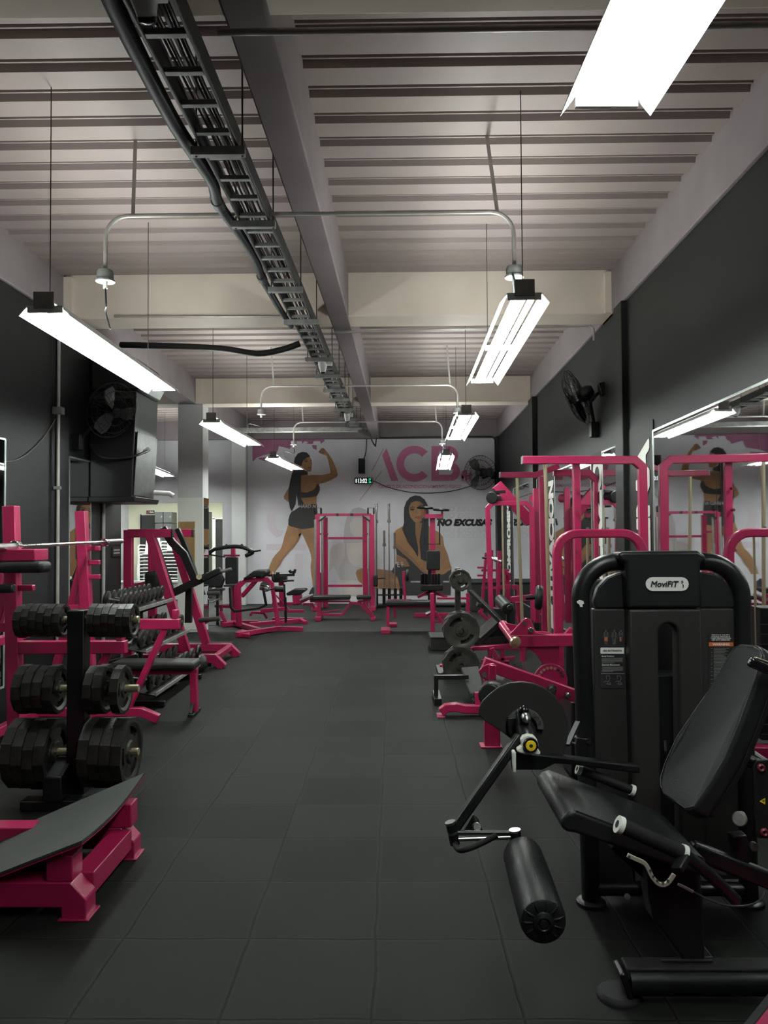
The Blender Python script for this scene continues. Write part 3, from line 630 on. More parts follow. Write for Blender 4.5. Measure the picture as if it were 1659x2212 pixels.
pr_('face_shading', [cC([(1060, 150), (1110, 190), (1128, 260), (1122, 360), (1090, 420), (1040, 447), (1070, 380), (1085, 300)]), cC([(1015, 250), (1035, 300), (1045, 320), (1000, 322)])], 11, 'skin_mid', sw_)
pr_('eyes_brows', [ell(740 + 962 * .15672, 1060 + 258 * .15672, 4.6, 2.4), ell(740 + 1078 * .15672, 1060 + 242 * .15672, 4.4, 2.2), cC([(925, 232), (965, 215), (1000, 225), (1000, 234), (965, 228), (928, 242)]), cC([(1045, 215), (1090, 195), (1115, 205), (1112, 214), (1085, 208), (1048, 226)])], 12, 'hair', sw_)
pr_('lips_print', [ell(740 + 1040 * .15672, 1060 + 368 * .15672, 7.5, 3.0)], 12, 'lips', sw_)
mtext('E F', (856, 1214, 872, 1225), 9, 'ghost', .02, -.3, sw_, 'waistband_words')
# logo
pr_('logo_letter', [cD([(405, 205), (450, 135), (570, 465), (498, 468)])], 2, 'logo_pink')
def arcpx(cx, cy, r, a0, a1, n): return [(cx + r * math.cos(math.radians(a0 + (a1 - a0) * i / n)), cy - r * math.sin(math.radians(a0 + (a1 - a0) * i / n))) for i in range(n + 1)]
o1, i1 = arcpx(735, 293, 184, 42, 318, 40), arcpx(735, 293, 106, 42, 318, 40)
mb = MB()
for i in range(40): wallpoly(mb, cD([o1[i], o1[i + 1], i1[i + 1], i1[i]]), 2)
part('logo_letter', mb, 'logo_pink', MT)
mb = MB(); top = arcpx(1090, 204, 92, 90, -90, 16); bot = arcpx(1105, 372, 96, 90, -90, 16); ti = arcpx(1085, 204, 36, 90, -90, 16); bi = arcpx(1095, 372, 34, 90, -90, 16)
wallpoly(mb, cD([(910, 112), (985, 112), (985, 468), (910, 468)]), 2)
for a, b_ in ((top, ti), (bot, bi)):
    for i in range(16): wallpoly(mb, cD([a[i], a[i + 1], b_[i + 1], b_[i]]), 2)
for y0, y1 in ((112, 168), (240, 338), (406, 468)): wallpoly(mb, cD([(985, y0), (1098, y0), (1098, y1), (985, y1)]), 2)
part('logo_letter', mb, 'logo_pink', MT)
mtext('fit', (995, 1016, 1022, 1039), 2, 'logo_pink', .03, 0, MT, 'logo_letter')
mtext('CENTRO DE ACONDICIONAMIENTO FÍSICO', (817.5, 1045.5, 996, 1054.5), 2, 'logo_pink', .012)
mtext('NO EXCUSAS', (944, 1121, 1063.5, 1136.5), 3, 'ink', .03, .22, fat=.045)
for y0, a in ((1094, 0), (1108, 0), (1140, 0), (1152, 0)): mtext('NO EXCUSAS', (955 + a, y0, 1060 + a, y0 + 11), 1, 'ghost_line', .03, .22)
mb = MB()
for (a, b_) in (((420, 135), (300, 365)), ((400, 370), (175, 670))):
    wallpoly(mb, cD([(a[0] - 4, a[1]), (a[0] + 5, a[1]), (b_[0] + 6, b_[1]), (b_[0] - 5, b_[1])]), 1)
part('logo_stroke', mb, 'mural_grey', MT)
# ================================================================ SHARED BUILDERS
def pk(name, parent, pts, w=.06, h=None, n=Y_, m='pink', bev=.005, label=None):
    return part(name, MB().path(pts, w, h or w, n), m, parent, bev, label=label)
def pb(name, parent, a, b, w=.06, h=None, up=Z_, m='pink', bev=.005):
    return part(name, MB().bar(a, b, w, h, up), m, parent, bev)
def bx(name, parent, x0, x1, y0, y1, z0, z1, m='pink', bev=.005, seg=2):
    return part(name, MB().box(x0, x1, y0, y1, z0, z1), m, parent, bev, seg)
def pad(name, parent, c, ax, ay, az, sx, sy, sz, r=.02, m='vinyl'):
    return part(name, MB().obox(c, unit(ax), unit(ay), unit(az), sx / 2, sy / 2, sz / 2), m, parent, r, 4)
def plate_mesh(R, t, slots=3, n=48, poly=12, rim=.16):
    """weight plate, axis X, with hub, recessed web, hand slots and a polygonal rim"""
    def pol(a): return R * math.cos(PI / poly) / math.cos((a % (2 * PI / poly)) - PI / poly)
    rr = [.026, R * .30, R * .34, R * .50, R * .72, R * (1 - rim), 1.0]
    zz = [t * .5, t * .5, t * .30, t * .30, t * .30, t * .5, t * .5]
    mb = MB(); vv = []
    for sgn in (1, -1):
        for i, (r, z) in enumerate(zip(rr, zz)):
            for k in range(n):
                a = 2 * PI * k / n; q = r if i < 6 else pol(a) * (1.0)
                vv.append((sgn * z, q * math.cos(a), q * math.sin(a)))
    def idx(side, i, k): return side * 7 * n + i * n + k % n
    ff = []
    def isslot(k): return slots and (((k + .5) / n * slots) % 1.0) < .42
    for k in range(n):
        for i in range(6):
            if i == 3 and isslot(k):
                for r_ in (3, 4): ff.append((idx(0, r_, k), idx(0, r_, k + 1), idx(1, r_, k + 1), idx(1, r_, k)))
                continue
            for sd in (0, 1): ff.append((idx(sd, i, k), idx(sd, i, k + 1), idx(sd, i + 1, k + 1), idx(sd, i + 1, k)))
        if slots and isslot(k) != isslot(k - 1): ff.append((idx(0, 3, k), idx(0, 4, k), idx(1, 4, k), idx(1, 3, k)))
        ff.append((idx(0, 6, k), idx(0, 6, k + 1), idx(1, 6, k + 1), idx(1, 6, k)))
        ff.append((idx(0, 0, k), idx(0, 0, k + 1), idx(1, 0, k + 1), idx(1, 0, k)))
    mb.add(vv, ff); return mb
PLATE = {}
def plate(R, t, loc, rx, label, group, m='iron', slots=3, rz=0):
    key = (R, t, m, slots)
    if key not in PLATE:
        o = solo('weight_plate', plate_mesh(R, t, slots), m, 'x', 'weight plate', group, angle=25); PLATE[key] = o
    else:
        o = PLATE[key].copy(); COL.objects.link(o); BASE[o.name] = V((0, 0, 0))
    o.location = loc; o.rotation_euler = (rx, 0, rz); o['label'] = label; o['group'] = group
    return o
# ================================================================ LEFT SIDE OF THE AISLE
# pink slant board in the foreground
t = thing('slant_board', 'pink steel slant board with a curled black sheet, nearest on the floor', 'slant board', (-1.6, 3.55, 0))
for (yc, nm) in ((3.27, 'near'), (3.86, 'far')):
    mb = MB().prism([(-2.6, .05), (-1.39, .05), (-1.39, .0), (-1.285, .0), (-1.285, .085), (-1.35, .155), (-2.6, .155)], (0, yc - .055, 0), X_, Z_, Y_ * .11)
    part('base_beam', mb, 'pink', t, .006)
    bx('foot_plate', t, -1.40, -1.27, yc - .065, yc + .065, -.0005, .006, 'pink', .002)
bx('side_beam', t, -1.395, -1.295, 3.325, 3.805, .052, .150)
bx('post', t, -1.455, -1.345, 3.22, 3.33, .155, .262); bx('post', t, -1.435, -1.30, 3.805, 3.905, .155, .268)
bx('post', t, -2.5, -2.4, 3.22, 3.32, .155, .2)
vv = []; ff = []; NU, NV = 14, 10
for i in range(NU + 1):
    for j in range(NV + 1):
        u, v_ = i / NU, j / NV
        x = -1.285 - .86 * u; y = 3.17 + .79 * v_ - .05 * (1 - v_) * math.sin(PI * u) * 0
        z = .375 - .40 * u + .04 * math.sin(PI * u) * .3 - .03 * (1 - v_) * (1 - u) - .03 * math.sin(PI * v_) * (1 - u) + .03 * u * u
        vv.append((x, y, max(z, .03)))
for i in range(NU):
    for j in range(NV):
        a = i * (NV + 1) + j; ff.append((a, a + 1, a + NV + 2, a + NV + 1))
mb = MB(); mb.add(vv, ff); nb = len(mb.v); mb.v += [p - V((0, 0, .012)) for p in mb.v]; mb.f += [tuple(k + nb for k in f[::-1]) for f in ff]
bd = [i * (NV + 1) for i in range(NU + 1)] + [NU * (NV + 1) + j for j in range(1, NV + 1)] + [i * (NV + 1) + NV for i in range(NU - 1, -1, -1)] + [j for j in range(NV - 1, 0, -1)]
for i in range(len(bd)): a, b = bd[i], bd[(i + 1) % len(bd)]; mb.f.append((a, b, b + nb, a + nb))
part('black_sheet', mb, 'rubber_sheet', t)
mb2 = MB(); mb2.v = [p - V((0, 0, .014)) for p in mb.v[:nb]] + [p - V((0, 0, .020)) for p in mb.v[:nb]]; mb2.f = list(mb.f); part('steel_deck', mb2, 'pink', t)
# plate tree with its plates
t = thing('plate_tree', 'black plate tree loaded with three tiers of weight plates', 'plate rack', (-1.89, 4.6, 0))
bx('base_beam', t, -2.17, -1.60, 4.46, 4.56, 0, .058, 'black_metal'); bx('base_beam', t, -2.17, -1.86, 4.9, 5.0, 0, .058, 'black_metal')
part('foot_beam', MB().prism([(4.44, .06), (4.44, .20), (4.62, .27), (5.1, .06)], (-2.03, 0, 0), Y_, Z_, X_ * .11), 'black_metal', t, .008)
bx('post', t, -1.945, -1.84, 4.56, 4.66, .06, 1.145, 'black_metal', .008)
for z in (1.085, .675, .30): part('peg', MB().cyl((-2.26, 4.61, z), (-1.53, 4.61, z), .022, 14), 'brass', t)
SPOT = {'a': 'top', 'b': 'middle', 'c': 'bottom'}
def tier(z, R, tl, xs, tiern, side, grp):
    n = len(xs)
    for i, x in enumerate(xs):
        nth = ('outermost', 'second from the outer end', 'third from the outer end', 'fourth from the outer end', 'fifth from the outer end', 'innermost')[i if i < n - 1 else 5]
        plate(R, tl, (x, 4.61, z - .005 + random.uniform(-.004, .004)), random.uniform(0, 1), 'black plate, %s on the %s %s peg of the near tree' % (nth, tiern, side), grp)
tier(1.085, .10, .042, [-2.225 + .046 * i for i in range(6)], 'top', 'wall-side', 'plates on the near plate tree')
tier(1.085, .102, .04, [-1.575 - .043 * i for i in range(6)], 'top', 'aisle-side', 'plates on the near plate tree')
tier(.675, .146, .055, [-2.205 + .06 * i for i in range(4)], 'middle', 'wall-side', 'plates on the near plate tree')
tier(.675, .146, .05, [-1.635, -1.735, -1.79], 'middle', 'aisle-side', 'plates on the near plate tree')
tier(.30, .205, .06, [-2.235 + .064 * i for i in range(4)], 'bottom', 'wall-side', 'plates on the near plate tree')
tier(.30, .205, .06, [-1.60 - .064 * i for i in range(4)], 'bottom', 'aisle-side', 'plates on the near plate tree')
# squat rack
D1, D2, XR = 5.2, 6.5, -2.55
t = thing('squat_rack', 'pink squat rack with stepped bar hooks standing along the dark wall', 'squat rack', (XR, 5.9, 0))
for D in (D1, D2):
    xt = XR - (.05 if D == D1 else .10)
    pb('upright', t, (XR, D, 0.06), (xt, D, 1.79), .085, .085, Y_)
    pk('base_foot', t, [(-3.1, D, .1), (XR + .42, D, .1), (XR + .56, D, .04)] if D == D2 else [(-3.1, D, .03), (-2.9, D, .15), (XR + .2, D, .1)], .07, .07, Y_)
    for z in (1.475, 1.355, 1.235): pb('bar_hook', t, (xt + .02, D, z), (xt + .16, D, z), .045, .04)
    az = .835
    pb('safety_arm', t, (XR, D, az), (XR + .74, D, az), .07, .085); bx('arm_stop', t, XR + .68, XR + .72, D - .035, D + .035, az + .04, az + .12)
    pb('diagonal_strut', t, (XR + .62, D, az - .03), (XR + .3, D, .12), .05, .05, Y_)
    pb('rear_strut', t, (xt + .02, D + .04, 1.45), (-2.98, D + .04, .06), .06, .06, Y_)
    pb('rear_brace', t, (XR, D, .97), (-2.86, D, .97), .05, .06)
pb('cross_beam', t, (-3.02, D1, .1), (-3.02, D2, .1), .07); pb('cross_beam', t, (-2.74, D1, .86), (-2.74, D2, .86), .06)
bx('pad_bracket', t, -2.6, -2.32, 4.95, 5.15, 1.425, 1.50)
pad('arm_pad', t, (-2.41, 5.0, 1.385), X_, Y_, Z_, .30, .16, .075, .03); pad('arm_pad', t, (-2.72, 4.9, 1.37), X_, Y_, Z_, .30, .16, .085, .03)
part('foam_roller', MB().cyl((-2.75, 4.95, 1.245), (-2.45, 4.95, 1.25), .03, 14), 'vinyl', t, .01)
t = thing('barbell', 'steel barbell resting on the hooks of the squat rack', 'barbell', (XR + .03, 5.9, 1.52))
part('bar_shaft', MB().cyl((-2.52, 4.9, 1.517), (-2.52, 6.7, 1.527), .0145, 14), 'chrome', t)
for a, b in ((6.68, 7.09), (5.1, 4.6)): part('bar_sleeve', MB().cyl((-2.52, a, 1.527 if a > 6 else 1.517), (-2.52, b, 1.529 if a > 6 else 1.514), .025, 16), 'steel', t, .003)
for yy in (6.68, 5.1):
    part('collar', MB().cyl((-2.52, yy - .02, 1.522), (-2.52, yy + .03, 1.522), .036, 14), 'chrome', t, .004)
solo('chalk_cup', MB().lathe([(0, 0), (.022, 0), (.024, .075), (.02, .078), (0, .07)], (-2.74, 5.75, .888), Z_, 14), 'white_plastic', 'small white cup standing on the rear beam of the squat rack', 'cup')
# flat bench by the rack
t = thing('flat_bench', 'flat bench with black pad and pink frame under the safety arm', 'bench', (-2.1, 6.85, 0))
pad('seat_pad', t, (-2.12, 6.85, .435), X_, Y_, Z_, .74, .27, .075, .03)
pb('frame_rail', t, (-2.5, 6.85, .375), (-1.75, 6.85, .375), .06, .05)
for x in (-1.785, -2.42):
    pb('leg', t, (x, 6.85, .36), (x + .01, 6.85, .02), .06, .075); bx('foot_bar', t, x - .02, x + .03, 6.71, 6.99, 0, .025, 'black_metal')
    pb('foot_brace', t, (x, 6.73, .02), (x, 6.83, .1), .03, .03, m='black_metal')
# dumbbell rack
t = thing('dumbbell_rack', 'black three-tier dumbbell rack along the dark wall', 'dumbbell rack', (-2.6, 7.8, 0))
TI = ((-2.45, .86, 7.12, 8.5), (-2.32, .49, 7.2, 8.7), (-2.17, .13, 7.0, 8.6))
for x, z, a, b in TI:
    part('shelf', MB().slab([(x, a, z), (x, b, z), (x - .36, b, z + .06), (x - .36, a, z + .06)], (0, 0, -.012)), 'black_metal', t, .003)
    part('shelf_lip', MB().bar((x, a, z + .008), (x, b, z + .008), .012, .035), 'galv', t, .002)
for y in (7.12, 8.46):
    pb('upright', t, (-2.80, y, 0), (-2.80, y, .95), .06, .06, m='black_metal'); pb('side_foot', t, (-2.85, y, .03), (-2.12, y, .03), .05, .05, m='black_metal')
    for x, z, a, b in TI[:2]: pb('bracket', t, (-2.80, y, z - .12), (x - .05, y, z - .02), .04, .04, m='black_metal')
def make_db():
    t = thing('dumbbell', 'x', 'dumbbell', (0, 0, 0)); 
    part('handle', MB().cyl((-.075, 0, 0), (.075, 0, 0), .014, 10), 'steel', t)
    for s_ in (-1, 1):
        part('head', MB().lathe([(0, .042), (.085, .042), (.098, .034), (.098, .008), (.085, 0), (0, 0)], (s_ * .085, 0, 0), X_ * s_, 20), 'iron', t, .003)
        part('end_cap', MB().cyl((s_ * .127, 0, 0), (s_ * .137, 0, 0), .03, 12), 'iron_grey', t)
    return t
db0 = make_db(); used = False
def dumbbell(loc, sc, label, grp):
    global used
    if not used: o = db0; used = True; o.location = loc; o.scale = (sc,) * 3; o['label'] = label; o['group'] = grp; o.rotation_euler = (0, .16, 0)
    else: o = place(db0, loc, (0, .16, random.uniform(-.06, .06)), sc, label, grp)
ORD = ['nearest', 'second nearest', 'third nearest', 'fourth nearest', 'fifth nearest', 'sixth nearest', 'seventh nearest', 'eighth nearest', 'ninth nearest']
for (x, z, a, b), nm, n, s0, s1 in zip(TI, ('top', 'middle', 'bottom'), (9, 7, 7), (.76, .92, .90), (.72, .92, .92)):
    for i in range(n):
        sc = s0 + (s1 - s0) * i / (n - 1); yy = a + .1 + (b - a - .2) * i / (n - 1)
        dumbbell((x - .17, yy, z + .04 + .098 * sc), sc, '%s black dumbbell on the %s tier of the dumbbell rack' % (ORD[i], nm), 'dumbbells on the %s tier' % nm)
def kettlebell(x, y, R, label):
    t = thing('kettlebell', label, 'kettlebell', (x, y, 0), 'kettlebells by the dumbbell rack')
    part('bell_body', MB().lathe([(0, 0), (R * .6, 0), (R * .95, R * .45), (R, R * .9), (R * .85, R * 1.5), (R * .5, R * 1.82), (0, R * 1.9)], (x, y, 0), Z_, 20), 'iron', t)
    part('bell_handle', MB().tube(smoothpath([(x, y - R * .55, R * 1.6), (x, y - R * .72, R * 2.2), (x, y - R * .35, R * 2.65), (x, y + R * .35, R * 2.65), (x, y + R * .72, R * 2.2), (x, y + R * .55, R * 1.6)], 4), R * .19, 8), 'iron', t)
kettlebell(-2.27, 8.93, .105, 'larger black kettlebell on the floor past the dumbbell rack'); kettlebell(-2.42, 8.72, .085, 'smaller black kettlebell closer to the dumbbell rack')
# plate-loaded lever machine with two A frames
t = thing('lever_row_machine', 'pink lever machine with twin A-frames and black swing arms', 'gym machine', (-2.6, 9.6, 0))
for D, xo in ((9.15, 0.0), (10.0, .02)):
    back = W(278, 1145, 9.15).x + xo; zt = 1.60
    pb('rear_post', t, (back, D, 0), (back, D, zt + .04), .10, .08, Y_)
    pb('top_beam', t, (back, D, zt), (back + .52, D, zt), .085, .10)
    pb('front_leg', t, (back + .26, D, zt - .03), (back + .70, D, .17), .10, .09, Y_)
    bx('beam_cap', t, back + .52, back + .535, D - .045, D + .045, zt - .052, zt + .052, 'black_plastic')
    pk('base_foot', t, [(back - .05, D, .115), (-2.14, D, .115), (-2.03, D, .005)], .09, .10, Y_)
pb('base_link', t, (-2.13, 9.18, .12), (-2.13, 9.97, .12), .07, .07); pb('rear_link', t, (-3.1, 9.15, .12), (-3.1, 10.0, .12), .07, .07)
sm = 'black_metal'
pk('swing_arm', t, P([(352, 1140, 9.5), (372, 1172, 9.5), (398, 1198, 9.5), (420, 1250, 9.5)]), .07, .09, Y_, sm)
pk('swing_arm', t, P([(383, 1142, 9.75), (396, 1170, 9.75), (410, 1205, 9.75), (424, 1250, 9.75)]), .07, .06, Y_, sm)
pb('lever', t, W(372, 1282, 9.45), W(452, 1243, 9.45), .09, .16, Y_, sm); pb('lever', t, W(372, 1275, 9.45), W(330, 1150, 9.45), .05, .05, Y_, sm)
pb('lever_grip', t, W(435, 1252, 9.4), W(478, 1231, 9.4), .08, .085, Y_, 'vinyl', .015)
part('handle', MB().cyl(W(474, 1236, 9.4), W(500, 1229, 9.4), .02, 12), 'steel', t); part('pivot_bolt', MB().cyl(W(430, 1246, 9.38), W(430, 1246, 9.3), .035, 14), 'brass', t)
pb('center_post', t, W(409, 1270, 9.6), W(407, 1345, 9.6), .08, .08, Y_, sm)
pk('seat_bracket', t, P([(290, 1266, 9.8), (322, 1258, 9.8), (340, 1258, 9.8)]), .05, .05, Y_)
pad('chest_pad', t, W(337, 1255, 9.6), X_, Y_, Z_, .18, .4, .26, .05)
part('weight_peg', MB().cyl(W(430, 1340, 9.6), W(475, 1336, 9.6), .03, 12), 'iron_grey', t)
solo('black_platform', MB().slab([(-2.75, 9.25, 0), (-2.2, 9.25, 0), (-2.3, 9.85, 0), (-2.75, 9.85, 0)], (0, 0, .05)), 'dark_rubber', 'low black rubber block on the floor under the lever machine', 'platform', bevel=.006)
solo('black_platform', MB().box(-3.0, -2.3, 10.35, 11.0, 0, .05), 'dark_rubber', 'low black step behind the far foot of the lever machine', 'platform', bevel=.006)
# bottles / notices on the dark wall
t = thing('wall_notice', 'small dark framed notice on the end of the dark wall', 'sign', W(250, 1192, 8.9)); a = WX(241, 1203, -3.219); b = WX(258, 1181, -3.219)
part('board', MB().box(-3.22, -3.205, a.y, b.y, a.z, b.z), 'label_black', t, .003)
for z in (.3, .6): part('text_line', MB().box(-3.205, -3.203, a.y + .03, b.y - .03, a.z + (b.z - a.z) * z, a.z + (b.z - a.z) * z + .018), 'label_grey', t)
# ================================================================ FAR END OF THE ROOM
def fp(name, par, l, D, wpx, dep=None, m='pink', bev=.004):
    """frame tube whose centre line runs through the given points of the plane Y = D"""
    w = wpx * D / FPX
    return part(name, MB().path([W(x, y, D) for x, y in l], dep or w, w, Y_), m, par, bev)
def fl(name, par, a, b, wpx, m='pink', bev=.004):
    """tube between two (x, y, D) points"""
    return part(name, MB().bar(W(*a), W(*b), wpx * a[2] / FPX, None), m, par, bev)
def rod(name, par, a, b, rpx, m='chrome', n=10):
    return part(name, MB().cyl(W(*a), W(*b), rpx * a[2] / FPX, n), m, par)
def fpad(name, par, l, D, dep, m='vinyl', bev=.02):
    return part(name, MB().slab([W(x, y, D) for x, y in l], Y_ * dep), m, par, bev, 3)
def foot(name, par, x0, x1, D, dep, h=.05, m='pink'):
    a, b = WZ(x0, 1149 + 2664 / D, 0).x, WZ(x1, 1149 + 2664 / D, 0).x
    return part(name, MB().box(a, b, D, D + dep, 0, h), m, par, .004)
# smith machine
D = 16.0
t = thing('smith_machine', 'tall pink smith machine cage standing against the mural', 'gym machine', (-1, 16.2, 0))
for x, y0, dd in ((686, 1112, 0), (703.5, 1118, .45), (788.5, 1118, .45), (804, 1112, 0)):
    b0 = W(x, 1200, D + dd); part('upright', MB().box(b0.x - .048, b0.x + .048, D + dd - .04, D + dd + .04, 0, W(x, y0, D + dd).z), 'pink', t, .006)
for x in (682, 696, 797, 811):
    b0 = W(x, 1200, D); part('guide_rod', MB().cyl((b0.x, D - .02, .04), (b0.x, D - .02, W(x, 1122, D).z), .02 if x in (696, 797) else .03, 10), 'steel', t)
for x in (696, 797): b0 = W(x, 1260, D + .2); part('counterweight', MB().box(b0.x - .035, b0.x + .035, D + .12, D + .22, .05, W(x, 1238, D).z), 'pink', t, .004)
fp('pull_up_bar', t, [(684, 1112), (802, 1112)], D, 5.5)
for a, b in ((726, 732), (757, 763)): fp('grip_band', t, [(a, 1112), (b, 1112)], D - .01, 5.8, None, 'black_plastic')
for l in ([(689, 1126), (704, 1115)], [(783, 1115), (799, 1126)]): fp('pull_up_handle', t, l, D - .05, 3.5, None, 'black_metal')
for y in (1162.5, 1265.5): fp('cross_bar', t, [(709, y), (783, y)], D + .45, 5)
for a, b in ((690, 709), (784, 805)): fp('side_bracket', t, [(a, 1153.5), (b, 1153.5)], D + .2, 4)
for x in (680, 693.5, 795, 807.5):
    part('pulley', MB().disc_ring(W(x, 1104, D), X_, .055, .018, 16), 'black_plastic', t)
for a, b in ((680, 693.5), (795, 807.5)): fp('pulley_axle', t, [(a, 1097), (b, 1097)], D, 1, None, 'chrome')
part('bar_carriage', MB().box(W(811, 1255, D).x - .04, W(811, 1255, D).x + .05, D - .15, D, W(811, 1266, D).z, W(811, 1242, D).z), 'black_plastic', t, .02)
rod('bar_end', t, (812, 1250, 15.9), (832, 1249, 15.9), 1.6, 'black_metal')
for x in (684, 806): b0 = W(x, 1300, D); part('base_rail', MB().box(b0.x - .06, b0.x + .06, D - .35, D + .75, 0, .08), 'pink', t, .005)
# adjustable bench before it
D = 14.15
t = thing('adjustable_bench', 'pink adjustable bench with two black pads in front of the smith machine', 'bench', (-1, 14.2, 0))
fpad('back_pad', t, [(664, 1290), (672, 1287.5), (756, 1287.5), (756, 1296), (666, 1297)], D - .1, .3)
fpad('seat_pad', t, [(769, 1288), (801, 1287), (802, 1295), (771, 1296)], D - .1, .3)
fp('frame_rail', t, [(670, 1299), (757, 1299)], D, 4, .06); fp('seat_rail', t, [(772, 1299), (800, 1298)], D, 4, .06)
fp('leg', t, [(690.5, 1300), (689, 1330)], D, 8.5, .07); fp('lower_rail', t, [(694, 1327.5), (740, 1328), (757, 1302), (774, 1303)], D, 5, .06)
fp('front_leg', t, [(775, 1300), (807, 1334)], D, 7, .06); rod('support_rod', t, (782, 1298, D), (806, 1326, D), 1.4, 'pink')
foot('foot_bar', t, 681, 694, D - .25, .5, .07); foot('foot_bar', t, 800, 811, D - .2, .4, .04)
rod('adjuster', t, (694, 1323, D), (735, 1318, D + .1), 1.8, 'pink')
# upright bars in a stand
D = 16.55
st = thing('bar_stand', 'black floor stand holding upright barbells beside the smith machine', 'bar stand', W(838, 1305, D) * 1)
for x in (813.5, 829.5, 841, 854, 866):
    b0 = W(x, 1285, D); part('holder_tube', MB().cyl((b0.x, D, .03), (b0.x, D, W(x, 1271, D).z), .034, 12), 'black_metal', st)
part('base_plate', MB().box(W(808, 1300, D).x, W(872, 1300, D).x, D - .15, D + .15, 0, .05), 'black_metal', st, .01)
part('top_plate', MB().box(W(812, 1285, D).x, W(868, 1285, D).x, D - .1, D + .1, W(840, 1284, D).z - .02, W(840, 1284, D).z), 'black_metal', st, .004)
for x, yt, ye, lab in ((813.5, 1087, 1127, 'tall steel barbell standing closest to the smith machine upright'), (840.5, 1087, 1126, 'tall steel barbell standing in the middle of the bar stand'), (830, 1146, 1177, 'short steel bar standing in the bar stand before the mural'), (852.5, 1151, 1182, 'short steel bar standing in front of the seated woman print')):
    b0 = W(x, 1200, D); t = thing('upright_barbell', lab, 'barbell', (b0.x, D, .05), 'barbells in the bar stand'); z0, z1 = W(x, yt, D).z, W(x, ye, D).z
    part('bar_shaft', MB().cyl((b0.x, D, .06), (b0.x, D, z1), .015, 10), 'steel', t); part('bar_sleeve', MB().cyl((b0.x, D, z1), (b0.x, D, z0), .026, 12), 'chrome', t, .003)
    part('collar', MB().cyl((b0.x, D, z1 - .03), (b0.x, D, z1 + .03), .04, 12), 'chrome', t, .004)
# seated press machine on the left
D = 13.6
t = thing('shoulder_press_machine', 'seated press machine with black curved arms beside the white pillar', 'gym machine', (-2.8, 13.6, 0))
part('press_arm', MB().tube(smoothpath([W(x, y, D - .3) for x, y in ((449, 1197), (462, 1187), (482, 1183), (504, 1180.5), (522, 1182), (540, 1188), (545, 1194), (530, 1201))], 4), .034, 8), 'black_metal', t)
fp('arm_brace', t, [(452, 1198), (470, 1201), (486, 1203)], D - .3, 3, None, 'black_metal')
rod('press_handle', t, (446, 1198.5, D - .3), (461, 1188, D - .3), 2.6, 'steel'); rod('press_handle', t, (536, 1193, D - .3), (563, 1189, D - .4), 2, 'grip')
for x in (489, 522): fp('pivot_lug', t, [(x - 3, 1182), (x + 2, 1176)], D - .2, 5, None, 'black_metal')
fp('upright', t, [(504, 1184), (504, 1345)], D + .15, 9); fp('cross_bar', t, [(483, 1200), (518, 1200)], D + .05, 4)
fpad('backrest_pad', t, [(488, 1203), (511, 1203), (513, 1206), (513, 1262), (486, 1262), (486, 1206)], D - .12, .1)
fpad('seat_pad', t, [(482, 1264), (513, 1263), (512, 1267), (482, 1268)], D - .5, .5)
fp('seat_post', t, [(498, 1268), (500, 1310)], D, 6, None, 'black_metal'); fp('base_beam', t, [(476, 1322), (489, 1346)], D - .3, 8)
fp('base_beam', t, [(470, 1310), (520, 1310)], D + .2, 6); foot('foot_bar', t, 480, 560, D - .1, .1, .06)
t = thing('seated_row_machine', 'black padded machine half hidden behind the lever machine and white pillar', 'gym machine', (-3.2, 13.40, 0))
fpad('backrest_pad', t, [(442, 1243), (478, 1242), (484, 1252), (478, 1269), (442, 1270)], 13.50, .12)
fpad('seat_pad', t, [(442, 1275), (476, 1273), (476, 1279), (442, 1281)], 13.30, .4)
for x in (447, 470): fp('leg', t, [(x, 1280), (x, 1353)], 13.40, 5.5, None, 'black_metal')
part('row_handle', MB().tube(smoothpath([W(x, y, 13.20) for x, y in ((440, 1298), (455, 1301), (470, 1295), (478, 1294))], 4), .018, 8), 'chrome', t)
fp('lower_beam', t, [(442, 1352), (475, 1352)], 13.40, 5, None, 'black_metal'); part('weight_peg', MB().cyl(W(450, 1282, 13.10), W(475, 1281, 13.10), .035, 10), 'iron_grey', t)
fp('pink_bracket', t, [(464, 1309), (478, 1309), (478, 1322)], 13.50, 6)
# leg curl machine
D = 12.35
t = thing('leg_curl_machine', 'pink leg curl machine with a tilted black pad on the far edge of the tiles', 'gym machine', (-2.2, 12.4, 0))
fp('side_frame', t, [(518, 1352), (516, 1268), (530, 1254), (577, 1251), (588, 1262), (601, 1352)], D, 8.5)
fp('rear_post', t, [(514, 1352), (510, 1268), (522, 1256)], D + .5, 7)
fl('pad_support', t, (563, 1243, D), (523, 1288, D + .1), 8)
part('chest_pad', MB().slab([W(x, y, D - .1) for x, y in ((524, 1250), (548, 1233), (572, 1232), (576, 1238), (568, 1249), (556, 1246), (530, 1252))], Y_ * .45), 'vinyl', t, .02, 3)
fp('swing_lever', t, [(497, 1270), (499, 1312), (507, 1321), (560, 1314), (575, 1307), (568, 1268)], D - .25, 5, .05, 'black_metal')
rod('lever_arm', t, (571, 1277, D - .25), (595, 1270, D - .2), 2, 'black_metal'); part('foam_roller', MB().cyl(W(594, 1272, D - .2), W(613, 1272, D - .2), .05, 14), 'vinyl', t, .01)
part('weight_horn', MB().cyl(W(562, 1268, D + .2), W(580, 1272, D + .2), .05, 12), 'steel', t)
fp('cross_rail', t, [(563, 1320), (615, 1315)], D + .2, 8); fp('inner_rail', t, [(540, 1330), (545, 1323), (570, 1324), (577, 1336)], D + .3, 5)
b = MB().path([WZ(512, 1371, .045), WZ(600, 1357, .045), WZ(655, 1359, .03)], .07, .075, Z_); part('base_beam', b, 'pink', t, .005)
